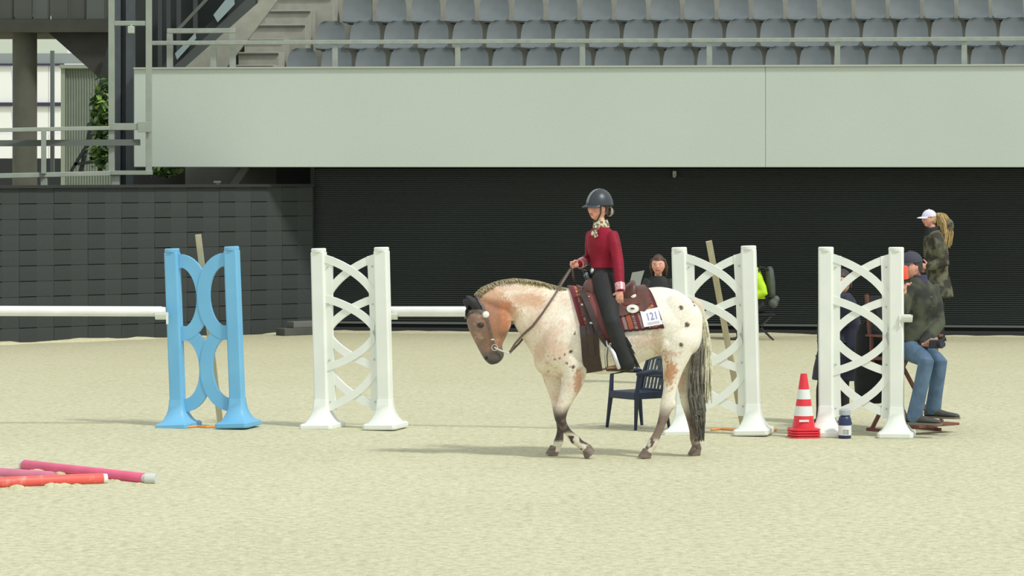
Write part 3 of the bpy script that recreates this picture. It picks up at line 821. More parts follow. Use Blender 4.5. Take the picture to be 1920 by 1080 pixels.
# head
profile_loft(hb, [
    (897, 556, 930, 566, .045, 0), (884, 570, 952, 583, .078, -.1), (876, 588, 957, 600, .098, -.1), (875, 602, 956, 613, .102, -.05), (878, 615, 953, 624, .094, .05), (884, 629, 947, 636, .078, .12), (891, 643, 943, 644, .064, .15),
    (897, 655, 942, 652, .057, .1), (902.5, 665, 945, 661, .056, 0), (908, 674, 945, 668, .056, -.1), (914, 680, 940, 676, .048, -.1), (920, 684, 932, 682, .028, 0)])
for s in (-1, 1):
    hb.ball(H(940, 604, s * .070), (.085, .028, .10), 16, 10)                     # cheek
    hb.ball(H(1050, 640, s * .165), (.13, .075, .22), 18, 12, Matrix.Rotation(.25, 3, 'Y'))   # shoulder
    hb.ball(H(1270, 608, s * .17), (.17, .074, .25), 18, 12)                    # thigh
    hb.ball(H(1252, 646, s * .185), (.075, .06, .09), 14, 10)                      # stifle
    hb.ball(H(899, 606, s * .088), (.034, .016, .022), 12, 8)                     # brow over the eye
    hb.ball(H(912, 671, s * .046), (.022, .014, .020), 10, 8)                     # nostril wing
# chest
hb.ball(H(1020, 672, 0), (.085, .15, .13), 18, 12)
hb.ball(H(1098, 560, 0), (.16, .05, .06), 14, 8)
# legs: (px, py, radius along the horse, radius across, dy)
def leg(mb, st, n=16):
    st = catmull(st, 3); rr = []
    for i, (px, py, rx, ry, dy) in enumerate(st):
        a = st[max(i - 1, 0)]; b = st[min(i + 1, len(st) - 1)]
        t = (H(b[0], b[1], b[4]) - H(a[0], a[1], a[4])).normalized(); side = Vector((0, 1, 0)); side = (side - t * side.dot(t)).normalized(); f = t.cross(side)
        c = H(px, py, dy); rr.append([c + f * rx * math.cos(q) + side * ry * math.sin(q) for q in (2 * math.pi * k / n for k in range(n))])
    mb.rings(rr)
leg(hb, [(1058, 628, .06, .035, -.13), (1062, 660, .12, .08, -.150), (1076, 690, .105, .082, -.155), (1076, 706, .094, .078, -.155), (1070, 726, .080, .066, -.152), (1062, 746, .064, .055, -.148), (1055, 764, .053, .050, -.145), (1051, 775, .054, .050, -.143), (1051, 785, .048, .045, -.142),
         (1055, 795, .036, .036, -.14), (1063, 808, .032, .030, -.138), (1072, 818, .036, .032, -.136), (1079, 825, .042, .037, -.135), (1086, 831, .036, .034, -.134), (1093, 836, .038, .037, -.133), (1099, 840, .044, .042, -.132)])
leg(hb, [(1030, 640, .05, .03, .11), (1030, 668, .10, .08, .135), (1033, 692, .088, .075, .14), (1037, 716, .072, .062, .14), (1043, 742, .056, .052, .138), (1047, 764, .050, .048, .136), (1049, 778, .048, .046, .135), (1050, 790, .036, .036, .134),
         (1051, 806, .030, .029, .132), (1049, 820, .034, .032, .131), (1047, 829, .041, .037, .13), (1044, 837, .036, .034, .13), (1041, 843, .040, .039, .13), (1040, 847, .045, .044, .13)])
leg(hb, [(1282, 585, .07, .03, -.13), (1279, 608, .14, .07, -.15), (1276, 632, .160, .096, -.162), (1270, 652, .135, .092, -.16), (1266, 670, .115, .082, -.158), (1262, 690, .088, .070, -.155), (1259, 710, .068, .058, -.15), (1256, 730, .056, .05, -.146), (1253, 748, .056, .047, -.143), (1250, 760, .056, .046, -.142), (1247, 772, .048, .042, -.14),
         (1243, 786, .040, .037, -.138), (1237, 803, .035, .032, -.136), (1230, 819, .036, .032, -.134), (1224, 831, .044, .037, -.133), (1219, 840, .037, .035, -.132), (1215, 846, .040, .039, -.132), (1214, 849, .044, .043, -.132)])
hb.ball(H(1262, 757, -.142), (.026, .028, .045), 10, 8); hb.ball(H(1296, 752, .142), (.026, .028, .045), 10, 8)     # points of the hocks
leg(hb, [(1290, 590, .06, .03, .12), (1290, 630, .14, .10, .15), (1288, 660, .115, .09, .152), (1286, 690, .09, .074, .15), (1284, 715, .068, .058, .147), (1286, 738, .056, .05, .143), (1289, 755, .055, .046, .142), (1292, 770, .044, .04, .14),
         (1296, 790, .035, .033, .137), (1300, 808, .034, .031, .135), (1303, 822, .043, .037, .133), (1305, 833, .037, .035, .132), (1306, 839, .040, .039, .132), (1306, 843, .045, .044, .132)])
# ears
def ear(mb, base, tip, s, w):
    b = Vector(base); t = Vector(tip); d = t - b
    mb.tube([b - d * .15, b + d * .12, b + d * .38, b + d * .68, b + d * .9, t], [w * .7, w * .85, w, w * .72, w * .36, w * .12], 12, flat=.55, side=(.3, 1 * s, .4))
ear(hb, H(897, 577, -.06), H(873, 553, -.085), -1, .046)
ear(hb, H(886, 578, .055), H(867, 560, .085), 1, .042)
hb.ball(H(886, 568, 0), (.035, .05, .03), 10, 8)
horse_mb = remesh(hb, .0105, 4, .5)
ROOT_H = Vector((H(1170, 700).x, DHS, 0))
horse = thing('horse', 'cream roan spotted horse with brown head walking left under a rider', 'horse', tuple(ROOT_H))

def nz(v, s, seed=0.0): return noise.noise(Vector((v.x * s + seed, v.y * s, v.z * s)))
SPOTS = [(1277, 577, 4.2, -1), (1288, 609, 4.6, -1), (1277, 647, 4.0, -1), (1300, 566, 2.5, 0), (1302, 573, 2, 0), (1070, 660, 3.2, 0), (1059, 665, 2.0, 0), (1075, 688, 2.8, 0), (1063, 681, 2.2, 0), (1078, 626, 2.2, 0),
         (1050, 672, 1.8, 0), (1262, 592, 2.0, 1), (1290, 630, 3.0, 1), (1246, 560, 2.6, 1)]
def coat(v):
    px, py = pxpy(v); side = v.y - DHS
    n1 = nz(v, 9, 2.0); n2 = nz(v, 26, 5.0); n3 = nz(v, 60, 9.0); nm = n1 * .6 + n2 * .4
    white = (244, 242, 230); cream = (230, 212, 184); tan = (208, 168, 138); bay = (168, 120, 90); pink = (222, 190, 170)
    c = white
    # front of the body: pinkish roan
    fr = sstep(1105, 1000, px + 18 * nm)
    c = mixc(c, (234, 222, 200), fr * .8)
    c = mixc(c, pink, sstep(.02, .35, nm + n3 * .5) * sstep(1120, 1030, px) * .75)
    def blob(cx, cy, rx, ry, col, amt, rough=.6):
        nonlocal c
        d = math.hypot((px - cx) / rx, (py - cy) / ry) + (nm * rough + n3 * rough * .7)
        c = mixc(c, col, sstep(1.15, .55, d) * amt)
    # neck
    if px < 1060 and py < 650:
        blob(985, 562, 34, 15, tan, .75); blob(1008, 566, 22, 16, tan, .55); blob(920, 552, 28, 16, tan, .8); blob(945, 585, 26, 26, bay, .85); blob(925, 565, 22, 18, tan, .8)
        blob(955, 540, 40, 6, pink, .6); blob(962, 590, 16, 14, tan, .6); blob(1005, 600, 14, 24, pink, .4)
        blob(1025, 536, 50, 6, (222, 206, 166), .8, .2)
    blob(1030, 640, 16, 26, pink, .65); blob(1012, 660, 10, 22, tan, .45); blob(1050, 660, 20, 16, pink, .5); blob(1088, 702, 10, 16, tan, .55)
    blob(1083, 718, 9, 30, (200, 150, 122), .8, 1.0)            # rear of near forearm
    blob(1205, 640, 26, 16, pink, .5); blob(1232, 640, 12, 30, (212, 184, 158), .6); blob(1256, 664, 24, 7, (206, 166, 144), .5)
    blob(1256, 698, 12, 36, (200, 144, 104), .85, .9) if side < 0.05 else blob(1276, 715, 10, 30, (206, 172, 150), .6)
    # head
    hd = sstep(962, 950, px + 4 * nm) * sstep(552, 566, py - (px - 900) * .12)
    if px < 965 and py > 545:
        hc = mixc((166, 120, 94), (138, 112, 100), sstep(918, 895, px - (py - 600) * .25))
        hc = mixc(hc, (198, 168, 146), sstep(.15, .45, nm + n3 * .3) * .6)
        hc = mixc(hc, (196, 126, 86), sstep(930, 945, px) * sstep(628, 606, py) * .7)
        hc = mixc(hc, (86, 80, 76), sstep(650, 666, py + (px - 925) * .35 + 4 * nm))
        hc = mixc(hc, (64, 58, 56), sstep(672, 681, py))
        d = math.hypot((px - 901) / 7, (py - 610) / 5.5)
        hc = mixc(hc, (58, 46, 42), sstep(1.2, .7, d))
        c = mixc(c, hc, hd)
    if px < 905 and py < 586 + (885 - px) * .2 and py - 552 > (px - 893) * 1.9: c = (26, 25, 27)
    # dark lower legs with white fetlocks
    if py > 735:
        front = px < 1130
        lo = sstep(758, 782, py + 9 * nm) if front else sstep(752, 792, py + 14 * nm)
        dk = mixc((64, 54, 50), (104, 88, 82), sstep(-.2, .3, n2)) if front else mixc((96, 80, 74), (134, 118, 108), sstep(-.25, .25, nm))
        c = mixc(c, dk, lo)
        near_f = front and side < 0
        if near_f: wf = sstep(808, 815, py + 3 * nm) * sstep(-.28, -.1, n2)
        elif front: wf = sstep(824, 830, py) 
        else: wf = sstep(820, 828, py + 3 * nm) * sstep(-.3, -.05, n1)
        c = mixc(c, (222, 218, 200), wf * (1 if px < 1250 else .35))
        if near_f and (px - 1080) * .75 - (py - 818) * .66 > 3.2 and 806 < py < 834: c = (78, 68, 62)       # dark back of the fetlock
        if not front and sstep(.22, .3, n2) > .5 and py > 822: c = (92, 80, 74)
    for sx, sy, r, s in SPOTS:
        if s and (side > 0) != (s > 0): continue
        d = math.hypot(px - sx, py - sy) + 1.2 * n3
        c = mixc(c, (98, 76, 62), sstep(r + .8, r - .8, d))
    if 1020 < px < 1110 and 620 < py < 720 and nz(v, 34, 3.3) > .57: c = mixc(c, (130, 108, 96), .7)
    c = tuple(q * (1 + .05 * n3) for q in c)
    return tuple(max(0, min(255, q)) for q in c)
me = horse_mb.mesh('body', ROOT_H)
paint(me, coat, ROOT_H)
M_coat = mat('horse_coat', (255, 255, 255), .62, (244, 236, 226), 90, attr='Col', sheen=.15, bump=.002, bscale=140)
link('body', me, M_coat, horse, smooth=True)
HBVH = BVHTree.FromPolygons([tuple(v) for v in horse_mb.v], horse_mb.f)

def hpart(name, mb, m, **kw): return build(name, mb, m, horse, origin=ROOT_H, **kw)
M_eye = mat('horse_eye', (22, 16, 14), .12, coat=.5)
for s in (-1, 1):
    hit = cast_at([HBVH], 901, 610, s)[0]
    e = MB(); e.ball(hit + Vector((0, -s * .004, 0)), (.021, .012, .017), 14, 9, Matrix.Rotation(-.3, 3, 'Y')); hpart('eye', e, M_eye, smooth=True)
    hit = cast_at([HBVH], 912, 671, s)[0]
    if hit: e = MB(); e.ball(hit + Vector((0, -s * -.001, 0)), (.012, .005, .016), 10, 7, Matrix.Rotation(.5, 3, 'Y')); hpart('nostril', e, mat('nostril_dark', (34, 28, 28), .8), smooth=True)
M_hoof = mat('hoof_horn', (132, 118, 106), .6, (100, 88, 78), 14, stretch=(1, 1, 4))
def hoof(c, d, ry, L=.075, r=.047):
    """c coronet centre, d direction down the hoof, flat sole"""
    c = Vector(c); d = Vector(d).normalized(); f = Vector((-1, 0, 0)); f = (f - d * f.dot(d)).normalized(); s = d.cross(f); rr = []
    for t, k, sh in ((-.1, .9, 0), (.12, 1.0, 0), (.55, 1.14, .10), (1.0, 1.26, .20), (1.02, 1.1, .20)):
        rr.append([c + d * L * t + f * L * sh + (f * math.cos(a) * r * k * 1.05 + s * math.sin(a) * r * k * .94 * (1 if math.cos(a) > -.3 else .92)) for a in (2 * math.pi * i / 18 for i in range(18))])
    mb = MB(); mb.rings(rr); hpart('hoof', mb, M_hoof, smooth=True, angle=50)
def zc(px, py, dy, z):
    v = H(px, py, dy); return Vector((v.x, v.y, z))
hoof(H(1099, 839.5, -.132), Vector((.62, 0, -.78)), 0, .072, .041)
hoof(zc(1040, 846, .13, .072), Vector((-.18, 0, -1)), 0, .070, .040)
hoof(zc(1214, 848, -.132, .070), Vector((-.2, 0, -1)), 0, .068, .040)
hoof(zc(1306, 843, .132, .072), Vector((-.12, 0, -1)), 0, .070, .040)

# mane: short strands lying along the crest
rg = random.Random(5); mb = MB()
crest = [(893, 553), (905, 541), (920, 534), (942, 526.5), (966, 524), (986, 525.5), (1004, 528), (1022, 533), (1046, 539.5), (1058, 541)]
def crest_at(t):
    t *= len(crest) - 1; i = min(int(t), len(crest) - 2); f = t - i
    return lerp(crest[i][0], crest[i + 1][0], f), lerp(crest[i][1], crest[i + 1][1], f)
for k in range(760):
    t = rg.random(); x, y = crest_at(t); s = rg.choice((-1, 1)); x += rg.uniform(-3, 3)
    hgt = rg.uniform(1.0, 2.6) * (1 - .5 * abs(t - .5)); sp = rg.uniform(.010, .040)
    p0 = H(x, y + 3, s * sp * .4); p1 = H(x - 1, y - hgt * .6, s * sp * .5); p2 = H(x + rg.uniform(2, 5), y - hgt * .2, s * sp); p3 = H(x + rg.uniform(4, 9), y + rg.uniform(2, 7), s * (sp + .02 + .01 * rg.random()))
    mb.tube([p0, p1, p2, p3], [.004, .006, .006, .002], 4, round_caps=False)
me = mb.mesh('mane', ROOT_H)
paint(me, lambda v: mixc((162, 152, 122), (194, 182, 148), .5 + .9 * nz(v, 30)), ROOT_H)
link('mane', me, mat('horse_hair', (255, 255, 255), .7, (210, 205, 195), 40, attr='Col'), horse, smooth=True)
# forelock between the ears
mb = MB()
for k in range(60):
    y = rg.uniform(-.04, .04)
    mb.tube([H(890, 562, y), H(879 + rg.uniform(-1, 1), 570, y * 1.1), H(873.5 + rg.uniform(-1, .8), 588 + rg.uniform(-4, 8), y * 1.2)], [.006, .007, .003], 4, round_caps=False)
me = mb.mesh('forelock', ROOT_H); paint(me, lambda v: (40, 36, 36), ROOT_H); link('forelock', me, MATS['horse_hair'], horse, smooth=True)
# tail
mb = MB(); cols = []
dock = [(1306, 572), (1316, 586), (1321, 604)]
for k in range(330):
    a = rg.random(); pale = rg.random() < .36
    sx = rg.gauss(0, 1)
    if pale:
        pts = [H(1310 + rg.uniform(-3, 3), 576 + rg.uniform(-4, 4), rg.uniform(-.02, .03)), H(1321 + sx * 1.5, 604, rg.uniform(-.04, .05)), H(1325 + sx * 2.5, 645, rg.uniform(-.05, .07)),
               H(1324 + sx * 4, 690 + rg.uniform(-8, 8), rg.uniform(-.05, .09)), H(1322 + sx * 5, 735 + rg.uniform(-25, 25), rg.uniform(-.04, .1))]
    else:
        end = rg.uniform(770, 828)
        pts = [H(1311 + rg.uniform(-3, 3), 582 + rg.uniform(-4, 4), rg.uniform(-.03, .03)), H(1315 + sx * 1.5, 615, rg.uniform(-.05, .03)), H(1309 + sx * 3.5, 655, rg.uniform(-.07, .05)),
               H(1304 + sx * 5, 700, rg.uniform(-.08, .06)), H(1305 + sx * 6.2, 745, rg.uniform(-.08, .07)), H(1311 + sx * 5, min(790, end - 8), rg.uniform(-.07, .06)), H(1314 + sx * 3, end, rg.uniform(-.05, .05))]
    n0 = len(mb.v); w = rg.uniform(.007, .012)
    m_ = len(pts)
    mb.tube(pts, [w * .7] + [w] * (m_ - 2) + [w * .35], 5, round_caps=False)
    g = rg.uniform(-14, 14)
    c0 = (222 + g, 220 + g, 198 + g) if pale else (140 + g, 138 + g, 128 + g)
    c1 = (206 + g, 204 + g, 180 + g) if pale else (88 + g, 86 + g, 80 + g)
    for q in range(n0, len(mb.v)):
        cols.append(mixc(c0, c1, (q - n0) / max(1, len(mb.v) - n0)))
me = mb.mesh('tail', ROOT_H); a = me.color_attributes.new('Col', 'FLOAT_COLOR', 'POINT'); buf = []
for c in cols: buf += [*lin(c), 1]
a.data.foreach_set('color', buf); link('tail', me, MATS['horse_hair'], horse, smooth=True)
mb = MB(); mb.tube([H(1300, 566), H(1311, 577), H(1317, 596), H(1317, 625)], [.045, .04, .032, .02], 12); 
me = mb.mesh('dock', ROOT_H); paint(me, lambda v: (206, 200, 182), ROOT_H); link('dock', me, M_coat, horse, smooth=True)

# ------------------------------------------------------------------ bridle
def onhorse(px, py, off=.006, s=-1):
    hit, n = cast_at([HBVH], px, py, s)
    if hit is None:
        hit, n, _, _ = HBVH.find_nearest(H(px, py, s * .04))
    return hit + n * off, n
def dense(pts, step=4.0):
    out = []
    for a, b in zip(pts[:-1], pts[1:]):
        n = max(1, int(math.hypot(b[0] - a[0], b[1] - a[1]) / step))
        out += [tuple(lerp(p, q, k / n) for p, q in zip(a, b)) for k in range(n)]
    return out + [pts[-1]]
bridle = thing('bridle', 'grey brown leather bridle with white concho, curb bit and long reins', 'bridle', tuple(H(915, 620)))
BO = bridle.location.copy()
M_br = mat('bridle_leather', (112, 104, 100), .5, (92, 84, 80), 30); M_silver = mat('silver', (214, 216, 214), .28, metal=.85); M_sw = mat('silver_white', (236, 234, 226), .35, metal=.2)
def bpart(name, mb, m, parent=None, **kw): return build(name, mb, m, parent or bridle, origin=BO, **kw)
def hstrap(name, pts, w, s, m=M_br, off=.004, t=.005):
    q = [onhorse(x, y, off, s) for x, y in dense(pts)]
    mb = MB(); mb.strap([p for p, _ in q], [n for _, n in q], w, t); return bpart(name, mb, m)
for s in (-1, 1):
    hstrap('cheek_strap', [(896, 563), (905, 574), (911, 588), (915, 604), (919, 622), (923, 638), (926, 649)], .020, s)
    hstrap('brow_band', [(911, 588), (900, 583), (888, 582.5), (880, 586), (876.5, 594)], .024, s)
    q, n = onhorse(911, 590, .008, s)
    mb = MB(); mb.lathe((0, 0, 0), [(.001, .012), (.016, .010), (.026, .004), (.028, 0), (.001, 0)], 18); R = n.to_track_quat('Z', 'Y').to_matrix(); mb.v = [q + R @ v for v in mb.v]; bpart('concho', mb, M_sw, smooth=True)
    q, n = onhorse(923, 636, .008, s)
    mb = MB(); mb.ball(q, (.016, .006, .008), 10, 6); bpart('cheek_buckle', mb, M_silver, smooth=True)
    # curb bit
    q, n = onhorse(927, 651, .012, s)
    pts = [q, H(936, 656, q.y - DHS), H(946, 660, q.y - DHS), H(955, 662, q.y - DHS)]
    mb = MB(); mb.tube(pts, [.008, .008, .007, .007], 8); b_ = bpart('bit_shank', mb, M_silver, smooth=True)
    mb = MB(); n_ = 16; c = q; ring = [c + Vector((math.cos(2 * math.pi * i / n_) * .024, 0, math.sin(2 * math.pi * i / n_) * .024)) for i in range(n_)]
    mb.rings([[p + (p - c).normalized() * .005 * math.cos(2 * math.pi * k / 6) + Vector((0, 1, 0)) * .005 * math.sin(2 * math.pi * k / 6) for k in range(6)] for p in ring], closed=True, cap=False); bpart('bit_ring', mb, M_silver, smooth=True)
mb = MB(); mb.tube([onhorse(876.5, 594, .008, -1)[0], H(872.5, 596, 0), onhorse(876.5, 594, .008, 1)[0]], .010, 8, flat=1.0); bpart('brow_band', mb, M_br, smooth=True)
mb = MB(); mb.tube([onhorse(896, 563, .008, -1)[0], H(893, 553, -.03), H(893, 552, .03), onhorse(896, 563, .008, 1)[0]], .009, 8); bpart('crown_strap', mb, M_br, smooth=True)
mb = MB(); mb.tube([H(955, 662, -.06), H(958, 663, 0), H(955, 662, .06)], .005, 6); bpart('slobber_bar', mb, M_silver, smooth=True)
# reins from the bit shank up to the far hand
HAND_R = (1073, 499)
for s in (-1, 1):
    lift = .02
    px = [(955, 662), (966, 644), (980, 628), (998, 612), (1018, 586), (1040, 553), (1058, 524), HAND_R] if s < 0 else [(955, 662), (972, 645), (987, 627), (1002, 606), (1022, 574), (1042, 543), (1058, 520), HAND_R]
    pts = []
    dn = dense(px, 6)
    for i, (x, y) in enumerate(dn):
        t = i / (len(dn) - 1)
        base = H(x, y, s * lerp(.06, .0, t) if False else s * .06)
        hit = cast_at([HBVH], x, y, s)[0]
        yy = s * (.06 + .03 * math.sin(math.pi * min(1, t * 1.6)))
        if hit is not None:
            out = (hit.y - DHS) * s + .014
            yy = s * max(abs(yy), out)
        if t > .78:
            f = (t - .78) / .22; yy = lerp(yy, .02 + s * .012, f * f * (3 - 2 * f))
        pts.append(H(x, y, yy))
    # relax sideways jumps
    for _ in range(6):
        ys = [p.y for p in pts]
        for i in range(1, len(pts) - 1): 
            v = (ys[i - 1] + ys[i + 1]) / 2
            pts[i].y = (min(ys[i], (ys[i] + v) / 2) if s < 0 else max(ys[i], (ys[i] + v) / 2))
    mb = MB(); mb.ribbon(pts, .018, .006, (0, 1, 0)); bpart('rein', mb, mat('rein_leather', (104, 88, 80), .55))
mb = MB(); mb.ribbon([H(1073, 503, -.005), H(1075, 520, .03), H(1082, 540, .12), H(1090, 575, .30), H(1093, 605, .315)], .016, .006, (0, 1, 0)); bpart('rein_tail', mb, MATS['rein_leather'])
# ------------------------------------------------------------------ saddle blanket, draped over the horse's back
def back_hit(px, th):
    """ray towards the barrel's axis in the plane of column px; th from straight up (0) to the sides (+ far, - near)"""
    c = H(px, 622); d = Vector((0, math.sin(th), math.cos(th)))
    h, n, _, _ = HBVH.ray_cast(c + d * 1.2, -d)
    return h, n
def drape(xtop, xbot, zbot, nu, nv, off):
    """grid[u][j], j from the near hem (-nv) over the back to the far hem (+nv); xtop/xbot/zbot functions of u (px, px, py)"""
    grid = []
    for iu in range(nu + 1):
        u = iu / nu; xb = xbot(u); xt = xtop(u); zb = H(xb, zbot(u)).z
        thm = 1.6
        for k in range(20, 120):
            th = k * .022; h, n = back_hit(xb, -th)
            if h is not None and h.z < zb: thm = th; break
        col = []
        for j in range(-nv, nv + 1):
            v = abs(j) / nv; x = lerp(xt, xb, v ** .8); h, n = back_hit(x, math.copysign(v * thm, j) if j else 0)
            n = Vector((n.x * .3, n.y, n.z)).normalized()
            col.append((h, n, u, v))
        grid.append(col)
    # even the surface out, keeping it outside the horse
    for _ in range(3):
        for i in range(1, nu):
            for j in range(1, 2 * nv):
                a = (grid[i - 1][j][0] + grid[i + 1][j][0] + grid[i][j - 1][0] + grid[i][j + 1][0]) / 4
                h, n, u, v = grid[i][j]
                dlt = (a - h).dot(n)
                if dlt > 0: grid[i][j] = (h + n * dlt, n, u, v)
    return [[(h + n * off, n, u, v) for h, n, u, v in col] for col in grid]
def sheet(grid, t):
    nu = len(grid); nv = len(grid[0]); mb = MB()
    A = [h for col in grid for h, n, u, v in col]; B = [h + n * t for col in grid for h, n, u, v in col]; o = len(A)
    fs = [(i * nv + j, i * nv + j + 1, (i + 1) * nv + j + 1, (i + 1) * nv + j) for i in range(nu - 1) for j in range(nv - 1)]
    fs += [tuple(o + k for k in reversed(f)) for f in fs]
    edge = list(range(nv)) + [i * nv + nv - 1 for i in range(1, nu)] + [(nu - 1) * nv + j for j in range(nv - 2, -1, -1)] + [i * nv for i in range(nu - 2, 0, -1)]
    fs += [(edge[i], edge[(i + 1) % len(edge)], edge[(i + 1) % len(edge)] + o, edge[i] + o) for i in range(len(edge))]
    mb.add(A + B, fs); return mb
pad = thing('saddle_blanket', 'maroon woven saddle blanket with tan and white bands under the saddle', 'blanket', tuple(H(1150, 560)))
PO = pad.location.copy()
NU, NV = 150, 60
pg_ = drape(lambda u: lerp(1063, 1206, u), lambda u: lerp(1091, 1243, u), lambda u: lerp(627, 611, u), NU, NV, .004)
mb = sheet(pg_, .016)
me = mb.mesh('woven_cloth', PO)
a = me.color_attributes.new('Col', 'FLOAT_COLOR', 'POINT'); buf = []
MAROON = (112, 40, 50); TAN = (206, 146, 96); PALE = (214, 196, 178); DKM = (66, 26, 36); GREY = (160, 138, 134)
LEN = .66
def pad_col(u, v):
    s = u * LEN; q = v * .48          # metres from the front edge / from the spine
    def band(a0, a1): return a0 <= s < a1
    if s < .040: return MAROON
    def zig(col, bg, per, w0, w1):
        ph = (q / per) % 1; tri = abs(ph - .5) * 2
        f = (s - w0) / (w1 - w0)
        return col if abs(f - tri) < .30 else bg
    if band(.040, .105): return zig(TAN, (150, 78, 54), .032, .04, .105) if ((q / .016) % 1) < .8 else PALE
    if band(.105, .120): return DKM
    if band(.120, .150): return PALE if (int(q / .016) % 2) else DKM
    if band(.150, .19): return MAROON
    if s > LEN - .028: return DKM if s > LEN - .012 else MAROON
    if s > LEN - .085: return zig(TAN, (140, 70, 56), .034, LEN - .085, LEN - .028)
    if s > LEN - .12: return PALE if ((q + s) / .02) % 1 < .45 else (128, 78, 84)
    if s > LEN - .15: return MAROON
    r = (s - .19) % .135
    if r < .02: return MAROON
    if r < .045: return GREY if ((q) / .016) % 1 < .7 else MAROON
    if r < .055: return DKM
    if r < .095: return zig(TAN, (168, 92, 62), .03, .055, .095) 
    if r < .105: return DKM
    if r < .125: return GREY if ((q) / .014) % 1 < .7 else DKM
    return MAROON
for k in range(2):
    for col in pg_:
        for h, n, u, v in col:
            c = pad_col(u, v)
            if v > .965: c = DKM if k else DKM
            buf += [*lin(c), 1]
a.data.foreach_set('color', buf)
link('woven_cloth', me, mat('woven_wool', (255, 255, 255), .85, (226, 214, 208), 120, attr='Col', bump=.002, bscale=220, sheen=.2), pad, smooth=True)

# number card with its digits, pinned to the rear corner of the blanket (near side)
def pad_point(px, py, off):
    h, n = cast_at([PBVH], px, py, -1)
    if h is None: h, n = cast_at([HBVH], px, py, -1)
    return h + n * off, n
PBVH = BVHTree.FromPolygons([tuple(v) for v in mb.v], mb.f)
CQ = [(1200, 584), (1236.5, 577), (1244.5, 608), (1207.5, 613.5)]
def cardpt(u, v):
    x = lerp(lerp(CQ[0][0], CQ[1][0], u), lerp(CQ[3][0], CQ[2][0], u), v); y = lerp(lerp(CQ[0][1], CQ[1][1], u), lerp(CQ[3][1], CQ[2][1], u), v); return x, y
cor = [pad_point(x, y, .010)[0] for x, y in CQ]
cmin = min(c.y for c in cor)
def card3(u, v, off):
    a = cor[0].lerp(cor[1], u); b = cor[3].lerp(cor[2], u); p = a.lerp(b, v)
    bulge = pad_point(*cardpt(u, v), .006)[0]
    nrm = ((cor[1] - cor[0]).cross(cor[3] - cor[0])).normalized()
    if nrm.y > 0: nrm = -nrm
    d = max(0, (bulge - p).dot(nrm)); return p + nrm * (d + off)
nn = 24; mb = MB()
for k, off in enumerate((0.0, .003)):
    mb.v += [card3(i / nn, j / nn, off) for j in range(nn + 1) for i in range(nn + 1)]
w_ = nn + 1; o_ = w_ * w_
fs = [(j * w_ + i, j * w_ + i + 1, (j + 1) * w_ + i + 1, (j + 1) * w_ + i) for j in range(nn) for i in range(nn)]
fs += [tuple(o_ + q for q in reversed(f)) for f in fs]
edge = [i for i in range(w_)] + [j * w_ + nn for j in range(1, w_)] + [nn * w_ + i for i in range(nn - 1, -1, -1)] + [j * w_ for j in range(nn - 1, 0, -1)]
fs += [(edge[i], edge[(i + 1) % len(edge)], edge[(i + 1) % len(edge)] + o_, edge[i] + o_) for i in range(len(edge))]
mb.f = fs
card = build('number_card', mb, mat('white_card', (244, 242, 250), .6), pad, origin=PO)
fc = bpy.data.curves.new('digits', 'FONT'); fc.body = '121'; fc.size = 1; fc.align_x = 'CENTER'; fc.align_y = 'CENTER'; fc.offset = .012
fo = bpy.data.objects.new('digits', fc); COL.objects.link(fo)
dg = bpy.context.evaluated_depsgraph_get(); dg.update(); dm = bpy.data.meshes.new_from_object(fo.evaluated_get(dg)); bpy.data.objects.remove(fo)
bm = bmesh.new(); bm.from_mesh(dm); bmesh.ops.triangulate(bm, faces=bm.faces); bm.to_mesh(dm); bm.free()
for v in dm.vertices:
    u = .5 + v.co.x * .40; w = .46 - v.co.y * .62
    v.co = card3(u, w, .006) - PO
o = link('digits', dm, mat('digit_ink', (150, 152, 196), .6), card)
mb = MB()
for k, y in enumerate((.80, .87)):
    a_, b_ = card3(.22, y, .0045), card3(.8, y, .0045); mb.bar(a_, b_, .002, .006)
build('print_line', mb, mat('print_pale', (214, 214, 232), .6), card, origin=PO)

# ------------------------------------------------------------------ western saddle
M_lea = mat('saddle_leather', (104, 66, 56), .45, (88, 54, 46), 14, bump=.001, bscale=80)
M_lea_d = mat('dark_leather', (66, 50, 46), .5, (54, 40, 38), 14)
M_lea_r = mat('red_brown_leather', (128, 62, 56), .45, (112, 52, 48), 14)
sad = thing('western_saddle', 'brown western saddle with silver conchos and stirrups on the blanket', 'saddle', tuple(H(1145, 545)))
SOd = sad.location.copy()
def sp(name, mb, m, parent=None, **kw): return build(name, mb, m, parent or sad, origin=SOd, **kw)
def skirt_b(u):
    x = lerp(1088, 1222, u)
    return 592 - 0 if u < .5 else lerp(592, 583, sstep(.5, .85, u)) - 14 * sstep(.88, 1, u)
sk_ = drape(lambda u: lerp(1080, 1206, u), lambda u: lerp(1090, 1220, u), skirt_b, 46, 22, .024)
sp('skirt', sheet(sk_, .010), M_lea, smooth=True, angle=50)
SKm = sheet(sk_, .010); SBVH = BVHTree.FromPolygons([tuple(v) for v in SKm.v], SKm.f)
